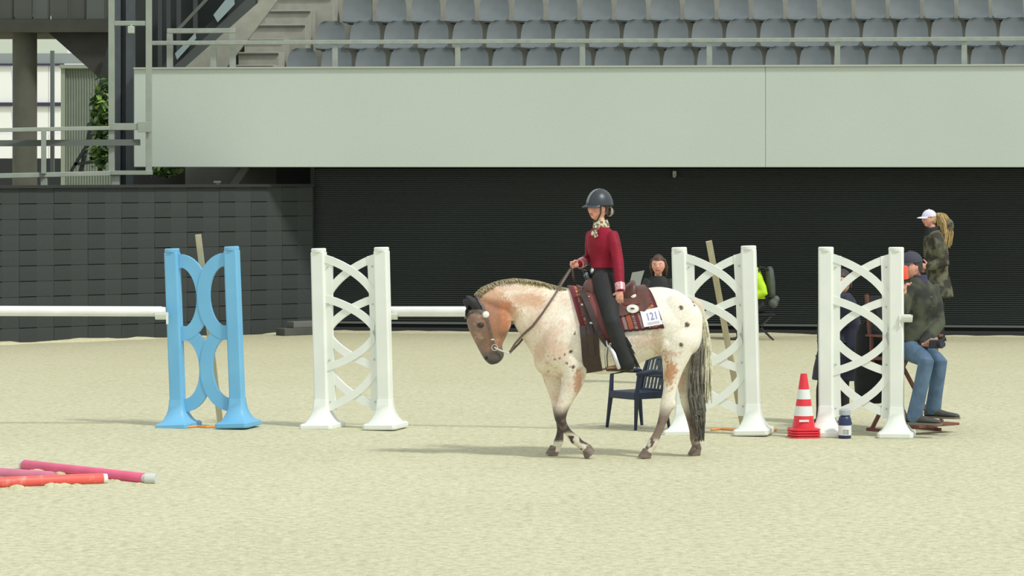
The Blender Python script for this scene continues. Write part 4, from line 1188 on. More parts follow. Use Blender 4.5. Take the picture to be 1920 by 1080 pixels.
# seat with swell and cantle, lofted along the back
st = [(1090, 545, 556, .07), (1096, 529, 556, .12), (1104, 521, 558, .155), (1113, 522, 560, .165), (1121, 533, 562, .135), (1134, 541, 562, .135), (1150, 543, 562, .15), (1163, 541, 562, .165), (1174, 534, 562, .175), (1184, 526, 560, .175), (1190, 526, 556, .165), (1193, 538, 553, .14)]
mb = MB(); rr = []
for x, t, b, w in catmull(st, 3):
    zt = H(x, t).z; zb = H(x, b).z; ring = []
    for i in range(26):
        a = 2 * math.pi * i / 26; ca, sa = math.cos(a), math.sin(a)
        y = w * math.copysign(abs(sa) ** .75, sa); z = (zt + zb) / 2 + (zt - zb) / 2 * math.copysign(abs(ca) ** .8, ca)
        if ca < 0: y *= 1.12; z -= .12 * (abs(y) / w) ** 2 * .5 * -ca
        ring.append(Vector((H(x, t).x, DHS + y, z)))
    rr.append(ring)
mb.rings(rr); sp('seat', mb, M_lea, smooth=True, angle=70)
mb = MB(); mb.tube([H(1105, 526), H(1101, 515), H(1097, 508)], [.034, .022, .020], 12); mb.ball(H(1096, 506.5), (.038, .034, .012), 14, 8, Matrix.Rotation(.35, 3, 'Y')); sp('horn', mb, M_lea_d, smooth=True)
mb = MB(); mb.tube([H(1103, 521, -.02), H(1100, 513, -.03), H(1097, 517, .02)], .014, 8); sp('grey_cord_wrap', mb, mat('cord_blue_grey', (120, 140, 156), .7), smooth=True)
# fender straps, cinch and stirrups on both sides
def side_pt(px, py, off, s):
    h, n = cast_at([SBVH, PBVH, HBVH], px, py, s)
    if h is None: return H(px, py, s * .27), Vector((0, s, 0))
    return h + Vector((0, s, 0)) * off, Vector((n.x * .2, n.y, n.z * .5)).normalized()
for s in (-1, 1):
    def sstrap(name, pts, w, off, m, t=.008):
        d = dense(pts, 5); q = [side_pt(x, y, off, s) for x, y in d]
        ww = w
        for _ in range(4):
            for i in range(1, len(q) - 1):
                av = (q[i - 1][0].y + q[i + 1][0].y) / 2
                if (av - q[i][0].y) * s > 0: q[i][0].y = av
        mb = MB(); rr = []
        for i, (p, n) in enumerate(q):
            dd = (q[min(i + 1, len(q) - 1)][0] - q[max(i - 1, 0)][0]).normalized(); r = dd.cross(n).normalized(); k = r.cross(dd).normalized()
            if k.dot(n) < 0: k = -k
            wi = w if not isinstance(w, tuple) else lerp(w[0], w[1], i / (len(q) - 1))
            rr.append([p + r * wi / 2, p + r * wi / 2 + k * t, p - r * wi / 2 + k * t, p - r * wi / 2])
        mb.rings(rr); return sp(name, mb, m)
    sstrap('cinch', [(1103, 610), (1106, 640), (1108, 668), (1112, 690), (1114, 695)], .145, .006, M_lea_d, .014)
    sstrap('cinch_strap', [(1094, 553), (1100, 575), (1104, 600), (1108, 640), (1110, 668)], .050, .020, M_lea_d)
    sstrap('fender', [(1108, 548), (1116, 575), (1124, 600), (1132, 622), (1141, 643)], (.15, .060), .032, M_lea_r)
    sstrap('fender', [(1090, 545), (1098, 560), (1108, 585), (1118, 612), (1130, 636), (1141, 650)], (.055, .035), .046, M_lea_d)
    mb = MB()
    q, n = side_pt(1116, 700, .004, s)
    for (x, y, r) in ((1092, 550, .028), (1187, 554, .026), (1186, 579, .052)):
        q, n = side_pt(x, y, .005, s); q = Vector(q); mb = MB(); pr = [(.001, .012), (r * .5, .011), (r * .6, .007), (r * .9, .008), (r, 0), (.001, 0)]
        R = Vector((n.x, n.y, n.z)).to_track_quat('Z', 'Y').to_matrix(); mb.lathe((0, 0, 0), pr, 22)
        mb.v = [q + R @ Vector((v.x, v.y * (.72 if r > .04 else 1), v.z)) for v in mb.v]; c_ = sp('concho', mb, M_sw, smooth=True, angle=50)
        if r > .04:
            m2 = MB(); m2.ball(q + n * .012, (.018, .006, .008), 10, 6); sp('concho_centre', m2, M_lea, c_, smooth=True)
    for x, y in ((1098, 559), (1103, 557), (1094, 571), (1110, 605)):
        q, n = side_pt(x, y, .03 if x > 1100 else .012, s); mb = MB(); mb.ball(q, (.022, .008, .011), 10, 6); sp('buckle', mb, M_silver, smooth=True)
    # carved tie strap and seam line on the skirt
    sstrap('tie_strap', [(1170, 571), (1182, 569), (1200, 568)], .016, .004, M_lea_r, .004)
    # stirrup, hung just outside the barrel
    yo = s * .372
    top = H(1140, 645, yo)
    pts = [H(1138, 690, yo - s * .055), H(1136.5, 668, yo - s * .05), H(1139, 650, yo - s * .02), H(1144, 648, yo + s * .02), H(1152, 666, yo + s * .055), H(1160, 689, yo + s * .07)]
    mb = MB(); mb.tube(pts, [.014, .013, .012, .014, .020, .020], 8, flat=1.2, side=(0, 1, 0)); st_ = sp('stirrup', mb, M_silver, smooth=True)
    mb = MB(); mb.bar(H(1134, 692, yo - s * .06), H(1162, 691, yo + s * .06), .05, .014); sp('stirrup_tread', mb, M_lea, st_, bevel=.003)
    mb = MB(); mb.tube([H(1138, 640, yo - s * .03), H(1140, 648, yo - s * .005), H(1146, 652, yo + s * .02)], .013, 8); sp('stirrup_buckle', mb, M_silver, st_, smooth=True)
# ------------------------------------------------------------------ people
def head_grid(mb, c, f, h, up=Vector((0, 0, 1)), jaw=1.0):
    """a head with nose, brow, sockets, lips, chin and ears; c centre, f facing, h chin-to-crown height; returns to-local function"""
    f = Vector(f).normalized(); u = Vector(up); u = (u - f * u.dot(f)).normalized(); r = f.cross(u).normalized(); c = Vector(c)
    nu, nv = 56, 44; rr = []
    def g(x, z, cx, cz, sx, sz): return math.exp(-(((x - cx) / sx) ** 2 + ((z - cz) / sz) ** 2))
    for j in range(nv + 1):
        a = math.pi * (.02 + .96 * j / nv); ring = []
        for i in range(nu):
            b = 2 * math.pi * i / nu
            dx, dy, dz = math.sin(a) * math.cos(b), math.sin(a) * math.sin(b), -math.cos(a)
            x, y, z = dx * .335, dy * .415, dz * .5
            if z < 0:
                t = -z / .5; x *= 1 - .34 * t ** 1.6; y *= (1 - .50 * t ** 1.3) if dy < 0 else (1 + .02 * t)
            if dy > 0:
                k = dy
                y += k * (.075 * g(x, z, 0, -.055, .045, .06) + .05 * g(x, z, 0, .0, .035, .08) + .022 * g(x, z, 0, .10, .22, .045) - .040 * g(abs(x), z, .135, .025, .07, .045)
                          + .030 * g(x, z, 0, -.215, .10, .030) + .026 * g(x, z, 0, -.265, .085, .026) - .014 * g(x, z, 0, -.24, .09, .010) + .045 * g(x, z, 0, -.42, .12, .07) + .02 * g(abs(x), z, .2, -.08, .08, .08))
            ring.append(c + (r * x + f * y + u * z) * h)
        rr.append(ring)
    mb.rings(rr)
    for s in (-1, 1):
        R = Matrix((r, f, u)).transposed()
        mb.ball(c + (r * s * .335 - f * .03 - u * .04) * h, (.03 * h, .07 * h, .115 * h), 10, 8, R @ Matrix.Rotation(s * .3, 3, 'Z') @ Matrix.Rotation(.15, 3, 'X'))
    def local(p):
        d = (p - c) / h; return d.dot(r), d.dot(f), d.dot(u)
    return local, r, f, u
SKIN = (230, 176, 156)
def face_color(loc, skin):
    x, y, z = loc
    c = skin
    if y > .2:
        if abs(x) < .12 and -.29 < z < -.19: c = mixc(c, (186, 96, 92), .75)
        if .07 < abs(x) < .22 and .085 < z < .125: c = mixc(c, (96, 68, 56), .7)
        if .1 < abs(x) < .26 and -.2 < z < -.02: c = mixc(c, (222, 140, 126), .45)
    return c
def hand_mb(wrist, d, n, thumb, L, curl=.35, curls=None):
    """a hand: palm, four jointed fingers of unequal length and a thumb from the side near the wrist"""
    d = Vector(d).normalized(); n = Vector(n); n = (n - d * n.dot(d)).normalized(); t = Vector(thumb); t = (t - d * t.dot(d) - n * t.dot(n)).normalized(); w = Vector(wrist)
    mb = MB()
    secs = [(-.06, .13, .10), (.06, .16, .11), (.22, .21, .115), (.38, .225, .10), (.48, .215, .08)]
    mb.rings([[w + d * a * L + t * math.copysign(abs(math.cos(q)) ** .8, math.cos(q)) * b * L + n * math.sin(q) * e * L for q in (2 * math.pi * k / 14 for k in range(14))] for a, b, e in secs])
    lens = (.40, .46, .42, .33)
    for i in range(4):
        p = w + d * (.45 - .02 * abs(i - 1.2)) * L + t * (.170 - .1145 * i) * L; dd = (d + t * (.10 - .07 * i)).normalized(); pts = [p - d * .07 * L, p]
        cu = curls[i] if curls else curl
        for k, fr in enumerate((.45, .32, .23)):
            R = Matrix.Rotation(cu * (1.0 + .25 * k), 3, dd.cross(n).normalized()); dd = (R @ dd).normalized(); p = p + dd * lens[i] * fr * L; pts.append(p)
        mb.tube(pts, [.055 * L, .054 * L, .050 * L, .045 * L, .036 * L], 8)
    p = w + d * .10 * L + t * .15 * L; dd = ((d * .55 + t * .75 + n * .25) if curl < .9 else (d * .45 + t * .35 + n * .8)).normalized(); pts = [p]
    for fr, tw in ((.22, 0), (.19, .35), (.15, .3)):
        dd = (dd + d * tw * (1 if curl < .9 else .1) + n * tw * curl - t * (0 if curl < .9 else tw)).normalized(); p = p + dd * fr * L; pts.append(p)
    mb.tube(pts, [.085 * L, .068 * L, .056 * L, .042 * L], 8)
    return remesh(mb, .016 * L * 1.6, 2, .4)

class Fig:
    """joints in world space -> one continuous body plus clothes grown over it"""
    def __init__(s, name, label, base, J, tf, hf, hl, k=1.0, lw=1.0, hup=Vector((0, 0, 1)), hips_f=None, skin=SKIN, hands=None, wide=1.0, root_name='person', voxel=.008):
        s.J = {a: Vector(b) for a, b in J.items()}; s.k = k; s.tf = Vector(tf).normalized(); s.hf = Vector(hf).normalized(); s.hl = hl; s.wide = wide; s.lw = lw
        s.pf = Vector(hips_f or tf).normalized(); s.skin = skin
        s.root = thing(root_name, label, 'person', tuple(base)); s.o = s.root.location.copy()
        mb = MB(); s.torso(mb, -.008); s.arms(mb, -.006); s.legs(mb, -.008)
        J = s.J
        mb.tube([J['neck'] - Vector((0, 0, .05 * k)), J['neck'], lerp(J['neck'], J['head'], .55), J['head']], [.062 * k, .052 * k, .048 * k, .05 * k], 12)
        local, r, f, u = head_grid(mb, J['head'], hf, hl, hup); s.local = local; s.hr, s.hfv, s.hu = r, f, u
        for sd in ('L', 'R'):
            a_, t_ = J['an' + sd], J['toe' + sd]; q_ = lerp(a_, t_, .3); q_.z = lerp(t_.z, a_.z, .25); mb.tube([a_, q_, lerp(a_, t_, .85) * 1.0 + Vector((0, 0, (t_.z - lerp(a_.z, t_.z, .85))))], [.032 * k, .026 * k, .018 * k], 8)
        body = remesh(mb, voxel, 2, .35)
        for sd, (d, n, t, L, cu, cs) in (hands or {}).items():
            body.merge(hand_mb(J['wr' + sd], d, n, t, L, cu, cs))
        me = body.mesh('body', s.o); paint(me, lambda v: face_color(local(v), skin), s.o)
        link('body', me, mat('skin', (255, 255, 255), .55, (238, 222, 214), 30, attr='Col'), s.root, smooth=True)
        for e in (-1, 1):
            c = J['head'] + (r * e * .135 + f * .338 + u * .022) * hl
            m2 = MB(); R = Matrix((r, f, u)).transposed(); m2.ball(c, .042 * hl, 14, 10, R)
            me = m2.mesh('eye', s.o)
            def ec(v, c=c):
                q = (v + s.o * 0 - c).normalized().dot(f); return (24, 20, 20) if q > .93 else ((92, 74, 58) if q > .8 else (206, 196, 188))
            paint(me, ec, s.o); link('eye', me, mat('eye_gloss', (255, 255, 255), .15, attr='Col'), s.root, smooth=True)
    def ring(s, c, f, w, d, n=24):
        f = Vector((f.x, f.y, 0)).normalized(); r = f.cross(Vector((0, 0, 1)))
        return [c + r * math.copysign(abs(math.cos(a)) ** .85, math.cos(a)) * w + f * math.sin(a) * d for a in (2 * math.pi * i / n for i in range(n))]
    def torso(s, mb, g, z0=None, z1=None, flare=0.0):
        J = s.J; k = s.k; w = s.wide
        st = [(J['pel'] - Vector((0, 0, .10 * k)), .13 * w, .105 * w, s.pf), (J['pel'], .168 * w, .12 * w, s.pf), (lerp(J['pel'], J['chest'], .30), .150 * w, .108 * w, s.pf), (lerp(J['pel'], J['chest'], .52), .134 * w, .098 * w, (s.pf + s.tf).normalized()),
              (lerp(J['pel'], J['chest'], .8), .150 * w, .112 * w, s.tf), (J['chest'], .162 * w, .118 * w, s.tf), (lerp(J['chest'], J['neck'], .45), .165 * w, .10 * w, s.tf), (lerp(J['chest'], J['neck'], .78), .130 * w, .075 * w, s.tf), (J['neck'], .062, .058, s.tf), (J['neck'] + Vector((0, 0, .02 * k)), .055, .052, s.tf)]
        rr = []
        for c, a, b, f in st:
            if z0 is not None and c.z < z0: continue
            if z1 is not None and c.z > z1: continue
            rr.append(s.ring(c, f, a * k + g, b * k + g))
        mb.rings(rr)
    def arms(s, mb, g, upto=1.0):
        J = s.J; k = s.k
        for d in ('L', 'R'):
            a, b, c = J['sh' + d], J['el' + d], J['wr' + d]
            c2 = lerp(b, c, upto)
            mb.tube([lerp(a, J['chest'], .5), a, lerp(a, b, .35), lerp(a, b, .8), b, lerp(b, c, .3), c2], [q * k + g for q in (.052, .050, .047, .044, .042, .042, .030)], 12)
    def legs(s, mb, g, to=1.0, flare=None):
        J = s.J; k = s.k
        for d in ('L', 'R'):
            h, n, a = J['hip' + d], J['kn' + d], J['an' + d]; e = lerp(n, a, to)
            ra = (.044 if to == 1 else .05) if flare is None else flare
            mb.tube([lerp(h, J['pel'], .3), h, lerp(h, n, .35), lerp(h, n, .85), n, lerp(n, a, .3), lerp(n, a, .65 * to), e], [q * k * s.lw + g for q in (.095, .092, .084, .062, .060, .058, (.050 if flare is None else (.05 + flare) / 2), ra)], 14)
    def cloth(s, name, mb, m, voxel=.010, it=2, parent=None, label=None):
        q = remesh(mb, voxel, it, .5); me = q.mesh(name, s.o)
        o = link(name, me, m, parent or s.root, smooth=True)
        if label: o['label'] = label
        return o
    def part(s, name, mb, m, parent=None, **kw): return build(name, mb, m, parent or s.root, origin=s.o, **kw)
    def shoe(s, d, m, sole_m=None, L=1.0, name='shoe', up=Vector((0, 0, 1))):
        a, t = s.J['an' + d], s.J['toe' + d]; k = s.k; f = (t - a); f = (f - up * f.dot(up)).normalized(); r = f.cross(up).normalized()
        base = t - up * 0
        heel = a - f * .05 * k * L; rr = []
        zt = (a - t).dot(up)
        for q, w, h in ((-.075, .030, .05), (-.06, .040, .075), (0, .043, .085), (.05, .045, .07), (.10, .050, .052), (.15, .052, .042), (.19, .042, .034), (.205, .022, .022)):
            c = a + f * q * k * L - up * (zt * max(0, min(1, q / .17)) if False else 0)
            c = c - up * ((a - t).dot(up)) + up * 0
            rr.append([c + (r * math.cos(x) * w + up * (math.sin(x) * h * .5 + h * .5 - .02)) * k for x in (2 * math.pi * i / 16 for i in range(16))])
        mb = MB(); mb.rings(rr); mb.tube([a - up * (a - t).dot(up) + up * .03 * k, a + up * .055 * k], [.047 * k, .047 * k], 12)
        sh = s.cloth(name, mb, m, .007, 1)
        mb = MB(); c0 = a - up * ((a - t).dot(up))
        out = [(-.078, .030), (-.05, .042), (.03, .044), (.12, .053), (.18, .046), (.21, .020)]
        lo = [c0 + (f * q * L + r * w) * k for q, w in out] + [c0 + (f * q * L - r * w) * k for q, w in reversed(out)]
        mb.rings([[p - up * .034 * k for p in lo], [p - up * .016 * k for p in lo]]); build('sole', mb, sole_m or m, sh, origin=s.o)
        return sh
    def hair_cap(s, m, back=.0, length=.25, name='hair'):
        """hair shell over skull, open at the face"""
        r, f, u = s.hr, s.hfv, s.hu; c = s.J['head']; h = s.hl; mb = MB(); rr = []
        nu, nv = 32, 14
        for j in range(nv + 1):
            a = math.pi * (.03 + .60 * j / nv); ring = []
            for i in range(nu):
                b = 2 * math.pi * i / nu; dx, dy, dz = math.sin(a) * math.cos(b), math.sin(a) * math.sin(b), math.cos(a)
                amax = lerp(.62, .31, sstep(-.60, .40, math.sin(b)))
                aa = math.pi * (.03 + amax * j / nv); dx, dy, dz = math.sin(aa) * math.cos(b), math.sin(aa) * math.sin(b), math.cos(aa)
                q = 1.09 + .015 * math.sin(9 * b + j)
                ring.append(c + (r * dx * .335 * q + f * dy * .415 * q + u * dz * .5 * q) * h)
            rr.append(ring)
        mb.rings(rr); return s.part(name, mb, m, smooth=True)
def strands(mb, pts, spread, n, w, rg):
    for i in range(n):
        o = Vector((rg.gauss(0, 1), rg.gauss(0, 1), rg.gauss(0, .5)))
        q = [Vector(p) + o * spread * (.3 + .7 * min(1, k / 1.5)) for k, p in enumerate(pts)]
        mb.tube(q, [w * .7] + [w] * (len(q) - 2) + [w * .4], 5, round_caps=False)
def cap_hat(fig, m, brim_m=None, name='cap', rad=(.375, .455, .40), brim=True, shift=0.0, blen=.34, rise=.16):
    r, f, u = fig.hr, fig.hfv, fig.hu; c = fig.J['head'] + (u * rise + f * shift) * fig.hl; h = fig.hl; mb = MB(); rr = []
    for j in range(11):
        a = math.pi / 2 * (1 - j / 10 * .97)
        rr.append([c + (r * math.cos(b) * rad[0] * math.sin(a) + f * math.sin(b) * rad[1] * math.sin(a) + u * rad[2] * math.cos(a) * 1.06) * h for b in (2 * math.pi * i / 28 for i in range(28))])
    mb.rings(rr); cp = fig.part(name, mb, m, smooth=True, angle=60)
    if brim:
        mb = MB(); top = []; n = 14
        for j in range(5):
            t = j / 4
            for i in range(n + 1):
                b = math.pi * (.14 + .72 * i / n); e = math.sin(b)
                top.append(c + (r * math.cos(b) * rad[0] * (1 + .05 * t) + f * (math.sin(b) * rad[1] * .98 + t * blen * e ** 1.5) + u * (.02 - .05 * t * t - .06 * abs(math.cos(b)) * t)) * h)
        w = n + 1; bot = [p - u * .018 * h for p in top]; o = len(top)
        fs = [(j * w + i, j * w + i + 1, (j + 1) * w + i + 1, (j + 1) * w + i) for j in range(4) for i in range(n)]
        edge = list(range(w)) + [j * w + n for j in range(1, 5)] + [4 * w + i for i in range(n - 1, -1, -1)] + [j * w for j in range(3, 0, -1)]
        mb.add(top + bot, fs + [tuple(o + q for q in reversed(g)) for g in fs] + [(edge[i], edge[(i + 1) % len(edge)], edge[(i + 1) % len(edge)] + o, edge[i] + o) for i in range(len(edge))])
        build('brim', mb, brim_m or m, cp, origin=fig.o, smooth=True, angle=50)
    mb = MB(); mb.ball(c + u * rad[2] * 1.07 * h, .035 * h, 8, 6); build('button', mb, m, cp, origin=fig.o, smooth=True)
    return cp
# ------------------------------------------------------------------ materials for clothes
M_maroon = mat('maroon_satin', (148, 22, 48), .6, (128, 16, 40), 6, bump=.010, bscale=11, spec=.25)
M_black = mat('black_cloth', (34, 36, 36), .75, (27, 29, 29), 8, bump=.004, bscale=22)
M_blackf = mat('black_fringe', (28, 29, 30), .7)
M_helm = mat('dark_helmet', (54, 60, 66), .38, (48, 54, 60), 10)
M_hair = mat('brown_hair', (82, 58, 44), .6, (62, 44, 34), 30)
M_blond = mat('blond_hair', (196, 172, 118), .6, (164, 138, 90), 30)
M_jean = mat('blue_jeans', (92, 118, 142), .8, (74, 98, 124), 9, bump=.004, bscale=20)
M_camo = mat('camouflage_cloth', (104, 102, 82), .85, (54, 54, 46), 7, detail=2, contrast=(.44, .56), bump=.008, bscale=12)
M_olive = mat('olive_cloth', (70, 76, 58), .85, (50, 55, 44), 6, bump=.008, bscale=12)
M_navyc = mat('navy_quilted', (38, 42, 62), .7, (30, 34, 50), 5, bump=.006, bscale=10)
M_hiviz = mat('neon_yellow_cloth', (196, 236, 44), .7, (180, 222, 36), 8, bump=.006, bscale=14)
M_shoe = mat('grey_shoe', (78, 78, 74), .7, (66, 66, 63), 12); M_sole = mat('shoe_sole', (120, 112, 98), .8)
M_blkshoe = mat('black_shoe', (34, 34, 36), .6)
Z = Vector((0, 0, 1))

# ------------------------------------------------------------------ rider
rd = Fig('rider', 'young rider in maroon shirt, black chaps and dark helmet on the spotted horse', H(1133, 540),
    dict(pel=H(1133, 521), chest=H(1129, 460), neck=H(1127, 426), head=H(1121.5, 390, -.01),
         shL=H(1150, 443, -.105), elL=H(1159, 490, -.19), wrL=H(1163, 546, -.315), shR=H(1108, 443, .10), elR=H(1107, 484, .19), wrR=H(1086, 495, .03),
         hipL=H(1133, 528, -.12), knL=H(1148, 606, -.39), anL=H(1174, 677, -.395), toeL=H(1150, 689.5, -.40),
         hipR=H(1130, 528, .12), knR=H(1146, 606, .39), anR=H(1172, 677, .395), toeR=H(1148, 689.5, .40)),
    (-.74, -.67, 0), (-.84, -.54, 0), .208, k=.80, lw=1.22, hips_f=(-.95, -.3, 0), voxel=.006,
    hands=dict(L=(Vector((-.12, .05, -1)), Vector((0.1, 1, 0)), Vector((-1, 0, 0)), .145, .28, [.2, .3, .35, .4]),
               R=(Vector((-1, 0, -.12)), Vector((.1, -1, 0)), Vector((0, -.3, 1)), .14, 1.15, None)))
mb = MB(); rd.torso(mb, .012, z0=H(1130, 508).z); rd.arms(mb, .012, .93)
sh = rd.cloth('shirt', mb, M_maroon, .008, 2)
for dd in ('L', 'R'):
    w_, e_ = rd.J['wr' + dd], rd.J['el' + dd]; a_ = (w_ - e_).normalized(); mb = MB()
    mb.tube([w_ - a_ * .066, w_ - a_ * .004], [.043, .041], 18, round_caps=False)
    rd.part('cuff', mb, mat('sequin_cuff', (206, 106, 116), .3, (226, 196, 196), 90, metal=.35), sh, smooth=True, angle=50)
mb = MB(); rd.torso(mb, .012, z1=H(1130, 499).z); rd.legs(mb, .010, 1.07, flare=.062)
rd.cloth('trousers', mb, M_black, .010, 2)
for dd in ('L', 'R'):   # chap fringe down the back of the lower leg
    s_ = -1 if dd == 'L' else 1; mb = MB(); rg = random.Random(4)
    for i in range(34):
        t = i / 33; p = lerp(rd.J['kn' + dd], rd.J['an' + dd], lerp(.30, .96, t)); wd_ = lerp(.062, .066, t)
        q = p + Vector((wd_ * .85, s_ * rg.uniform(-.03, .04), rg.uniform(-.006, .006)))
        mb.ribbon([q, q + Vector((.030, 0, -.025)), q + Vector((.050 + rg.uniform(-.012, .018), 0, -.07 - rg.uniform(0, .03)))], [.012, .011, .006], .003, (0, 1, 0))
    o = rd.part('fringe', mb, M_blackf); o['kind'] = 'stuff'
M_boot = mat('tan_boot', (168, 128, 88), .5, (146, 108, 74), 12)
for dd in ('L', 'R'): rd.shoe(dd, M_boot, mat('boot_sole', (70, 54, 42), .7), L=.95, name='boot')
mb = MB(); rr = []
pb = rd.ring(lerp(rd.J['pel'], rd.J['chest'], .22), rd.pf, .150 * .80 + .022, .108 * .80 + .022); mb.rings([[p + Z * z for p in pb] for z in (-.016, .016)]); bl = rd.part('belt', mb, M_blackf, smooth=True, angle=50)
c = lerp(rd.J['pel'], rd.J['chest'], .22) + rd.pf * (.108 * .8 + .026) + Vector((.015, -.02, 0)); mb = MB(); mb.ball(c, (.02, .034, .026), 14, 8); rd.part('buckle', mb, M_silver, bl, smooth=True)
# helmet
rd.hair_cap(M_hair)
hm = cap_hat(rd, M_helm, name='helmet', rad=(.47, .57, .60), shift=-.07, blen=.22, rise=.10); 
r_, f_, u_ = rd.hr, rd.hfv, rd.hu; c_ = rd.J['head']; h_ = rd.hl
mb = MB(); pts = []; nn_ = []
for i in range(15):
    a = math.radians(lerp(10, 172, i / 14)); d = f_ * math.cos(a) * .575 * h_ + u_ * (math.sin(a) * .638) * h_; pts.append(c_ + (u_ * .10 - f_ * .07) * h_ + d); nn_.append(d.normalized())
mb.strap(pts, nn_, .030, .004); build('stripe', mb, mat('helmet_stripe', (128, 134, 136), .35, metal=.3), hm, origin=rd.o)
mb = MB(); mb.rings([[c_ + (r_ * math.cos(b) * .475 + f_ * (math.sin(b) * .575 - .07) + u_ * z) * h_ for b in (2 * math.pi * i / 28 for i in range(28))] for z in (.085, .125)]); build('rim', mb, M_blackf, hm, origin=rd.o, smooth=True, angle=50)
for s_ in (-1, 1):
    mb = MB(); mb.tube([c_ + (r_ * s_ * .37 + f_ * .12 + u_ * .12) * h_, c_ + (r_ * s_ * .335 + f_ * .10 - u_ * .2) * h_, c_ + (r_ * s_ * .17 + f_ * .16 - u_ * .49) * h_, c_ + (f_ * .19 - u_ * .535) * h_], .0055, 6); build('chin_strap', mb, M_blackf, hm, origin=rd.o, smooth=True)
mb = MB(); mb.ball(c_ + (f_ * -.56 - u_ * .16) * h_, (.036, .036, .034), 14, 10); bn = rd.part('hair_bun', mb, M_hair, smooth=True)
mb = MB(); rg = random.Random(8)
for i in range(16):
    a = 2 * math.pi * i / 16; mb.ball(c_ + (f_ * -.52 - u_ * .13) * h_ + (r_ * math.cos(a) + u_ * math.sin(a)) * .034 - f_ * .004, (.010, .010, .010), 6, 4)
build('sparkly_scrunchie', mb, mat('scrunchie_white', (214, 214, 196), .4, (150, 150, 136), 120), bn, origin=rd.o, smooth=True)
# neck scarf
mb = MB(); nk = rd.J['neck']; rr = []
for z, k in ((-.012, 1.0), (.006, 1.1), (.026, 1.06), (.044, .98), (.056, .9)):
    rr.append([nk + Vector((0, 0, z)) + Vector((math.cos(a) * .062 * k * (1 + .04 * math.sin(5 * a + z * 90)), math.sin(a) * .058 * k, .006 * math.sin(3 * a))) for a in (2 * math.pi * i / 28 for i in range(28))])
mb.rings(rr)
kd = rd.tf; mb.ball(nk + kd * .066 + Vector((0.012, -.01, -.004)), (.024, .022, .020), 10, 7)
for s_, l in ((-1, .07), (1, .055)):
    q = nk + kd * .07 + Vector((.012, -.01, -.01)); sd = kd.cross(Z); mb.ribbon([q, q + sd * s_ * .014 + kd * .022 - Z * l * .6, q + sd * s_ * .026 + kd * .026 - Z * l], [.018, .034, .04], .007, kd)
rd.part('neck_scarf', mb, mat('print_scarf', (216, 206, 178), .7, (118, 100, 80), 46, detail=1, contrast=(.45, .55)), smooth=True, angle=60)

# ------------------------------------------------------------------ seated man with cap
DM = 28.35
def MP(px, py, dy=0.0): return P(px, py, DM + dy)
mn = Fig('man', 'seated man in dark cap, olive jacket and jeans holding an orange cup', MP(1716, 668),
    dict(pel=MP(1714, 640), chest=MP(1727, 566), neck=MP(1719, 523), head=MP(1709, 500, -.02),
         shR=MP(1703, 541, -.13), elR=MP(1688, 600, -.20), wrR=MP(1695, 553, -.27), shL=MP(1750, 543, .10), elL=MP(1760, 606, .02), wrL=MP(1731, 646, -.26),
         hipR=MP(1704, 655, -.08), knR=MP(1737, 676, -.46), anR=MP(1717, 770, -.40), toeR=MP(1735, 789, -.44),
         hipL=MP(1722, 655, .08), knL=MP(1762, 678, -.20), anL=MP(1751, 757, -.14), toeL=MP(1778, 778, -.20)),
    (.62, -.78, 0), (-.93, -.36, -.10), .235, k=.95, hips_f=(.72, -.69, 0),
    hands=dict(R=(Vector((.06, -.05, 1)), Vector((.8, -.3, .1)), Vector((0, -1, .2)), .175, .75, None), L=(Vector((.95, -.25, .05)), Vector((.1, .2, 1)), Vector((0, -1, .1)), .175, .45, None)))
mb = MB(); mn.torso(mb, .030, z0=MP(0, 655).z); mn.arms(mb, .022, .92)
jk = mn.cloth('jacket', mb, mat('dark_camouflage', (74, 78, 62), .85, (40, 44, 38), 6, detail=2, contrast=(.42, .58), bump=.008, bscale=12), .011, 2)
mb = MB(); 
for i in range(3):
    a, b = mn.J['shL'], mn.J['elL']; 
for (x, y, w_, r_) in ((1739, 556, .045, .1), (1736, 566, .03, -.2), (1743, 571, .04, .3), (1740, 580, .028, 0)):
    q = MP(x, y, -.085); mb.ball(q, (w_, .025, .014), 10, 6, Matrix.Rotation(r_, 3, 'Y'))
o = build('pale_patch', mb, mat('patch_grey', (158, 162, 148), .8), jk, origin=mn.o, smooth=True)
mb = MB(); nk = mn.J['neck']; mb.rings([[nk + Vector((math.cos(a) * .085 * k + .01, math.sin(a) * .085 * k, z)) for a in (2 * math.pi * i / 24 for i in range(24))] for z, k in ((-.03, 1.15), (.0, 1.0), (.035, .95))]); build('collar', mb, mat('purple_navy_collar', (58, 52, 80), .8), jk, origin=mn.o, smooth=True, angle=60)
mb = MB(); mn.torso(mb, .012, z1=MP(0, 615).z); mn.legs(mb, .012, 1.12, flare=.062); mn.cloth('jeans', mb, M_jean, .011, 2)
for dd in ('L', 'R'): mn.shoe(dd, M_shoe, M_sole, L=1.2)
mn.hair_cap(mat('dark_hair', (58, 48, 44), .6, (44, 38, 36), 30)); cap_hat(mn, mat('dark_cap', (62, 62, 76), .75, (54, 54, 68), 10))
cp = thing('orange_cup', 'bright orange cup held to the seated man face', 'cup', tuple(MP(1697, 524, -.31)))
mb = MB(); mb.lathe((0, 0, 0), [(.030, 0), (.032, .002), (.043, .10), (.040, .10), (.030, .006)], 22); R = Matrix.Rotation(math.radians(-12), 3, 'Y'); mb.v = [R @ v for v in mb.v]
M_oc = mat('orange_plastic', (250, 96, 70), .45); build('cup_wall', mb, M_oc, cp, smooth=True, angle=40)
mb = MB(); mb.lathe((0, 0, 0), [(.044, .10), (.046, .104), (.046, .112), (.030, .118), (.0, .118)], 22); mb.v = [R @ v for v in mb.v]; build('lid', mb, M_oc, cp, smooth=True, angle=40)
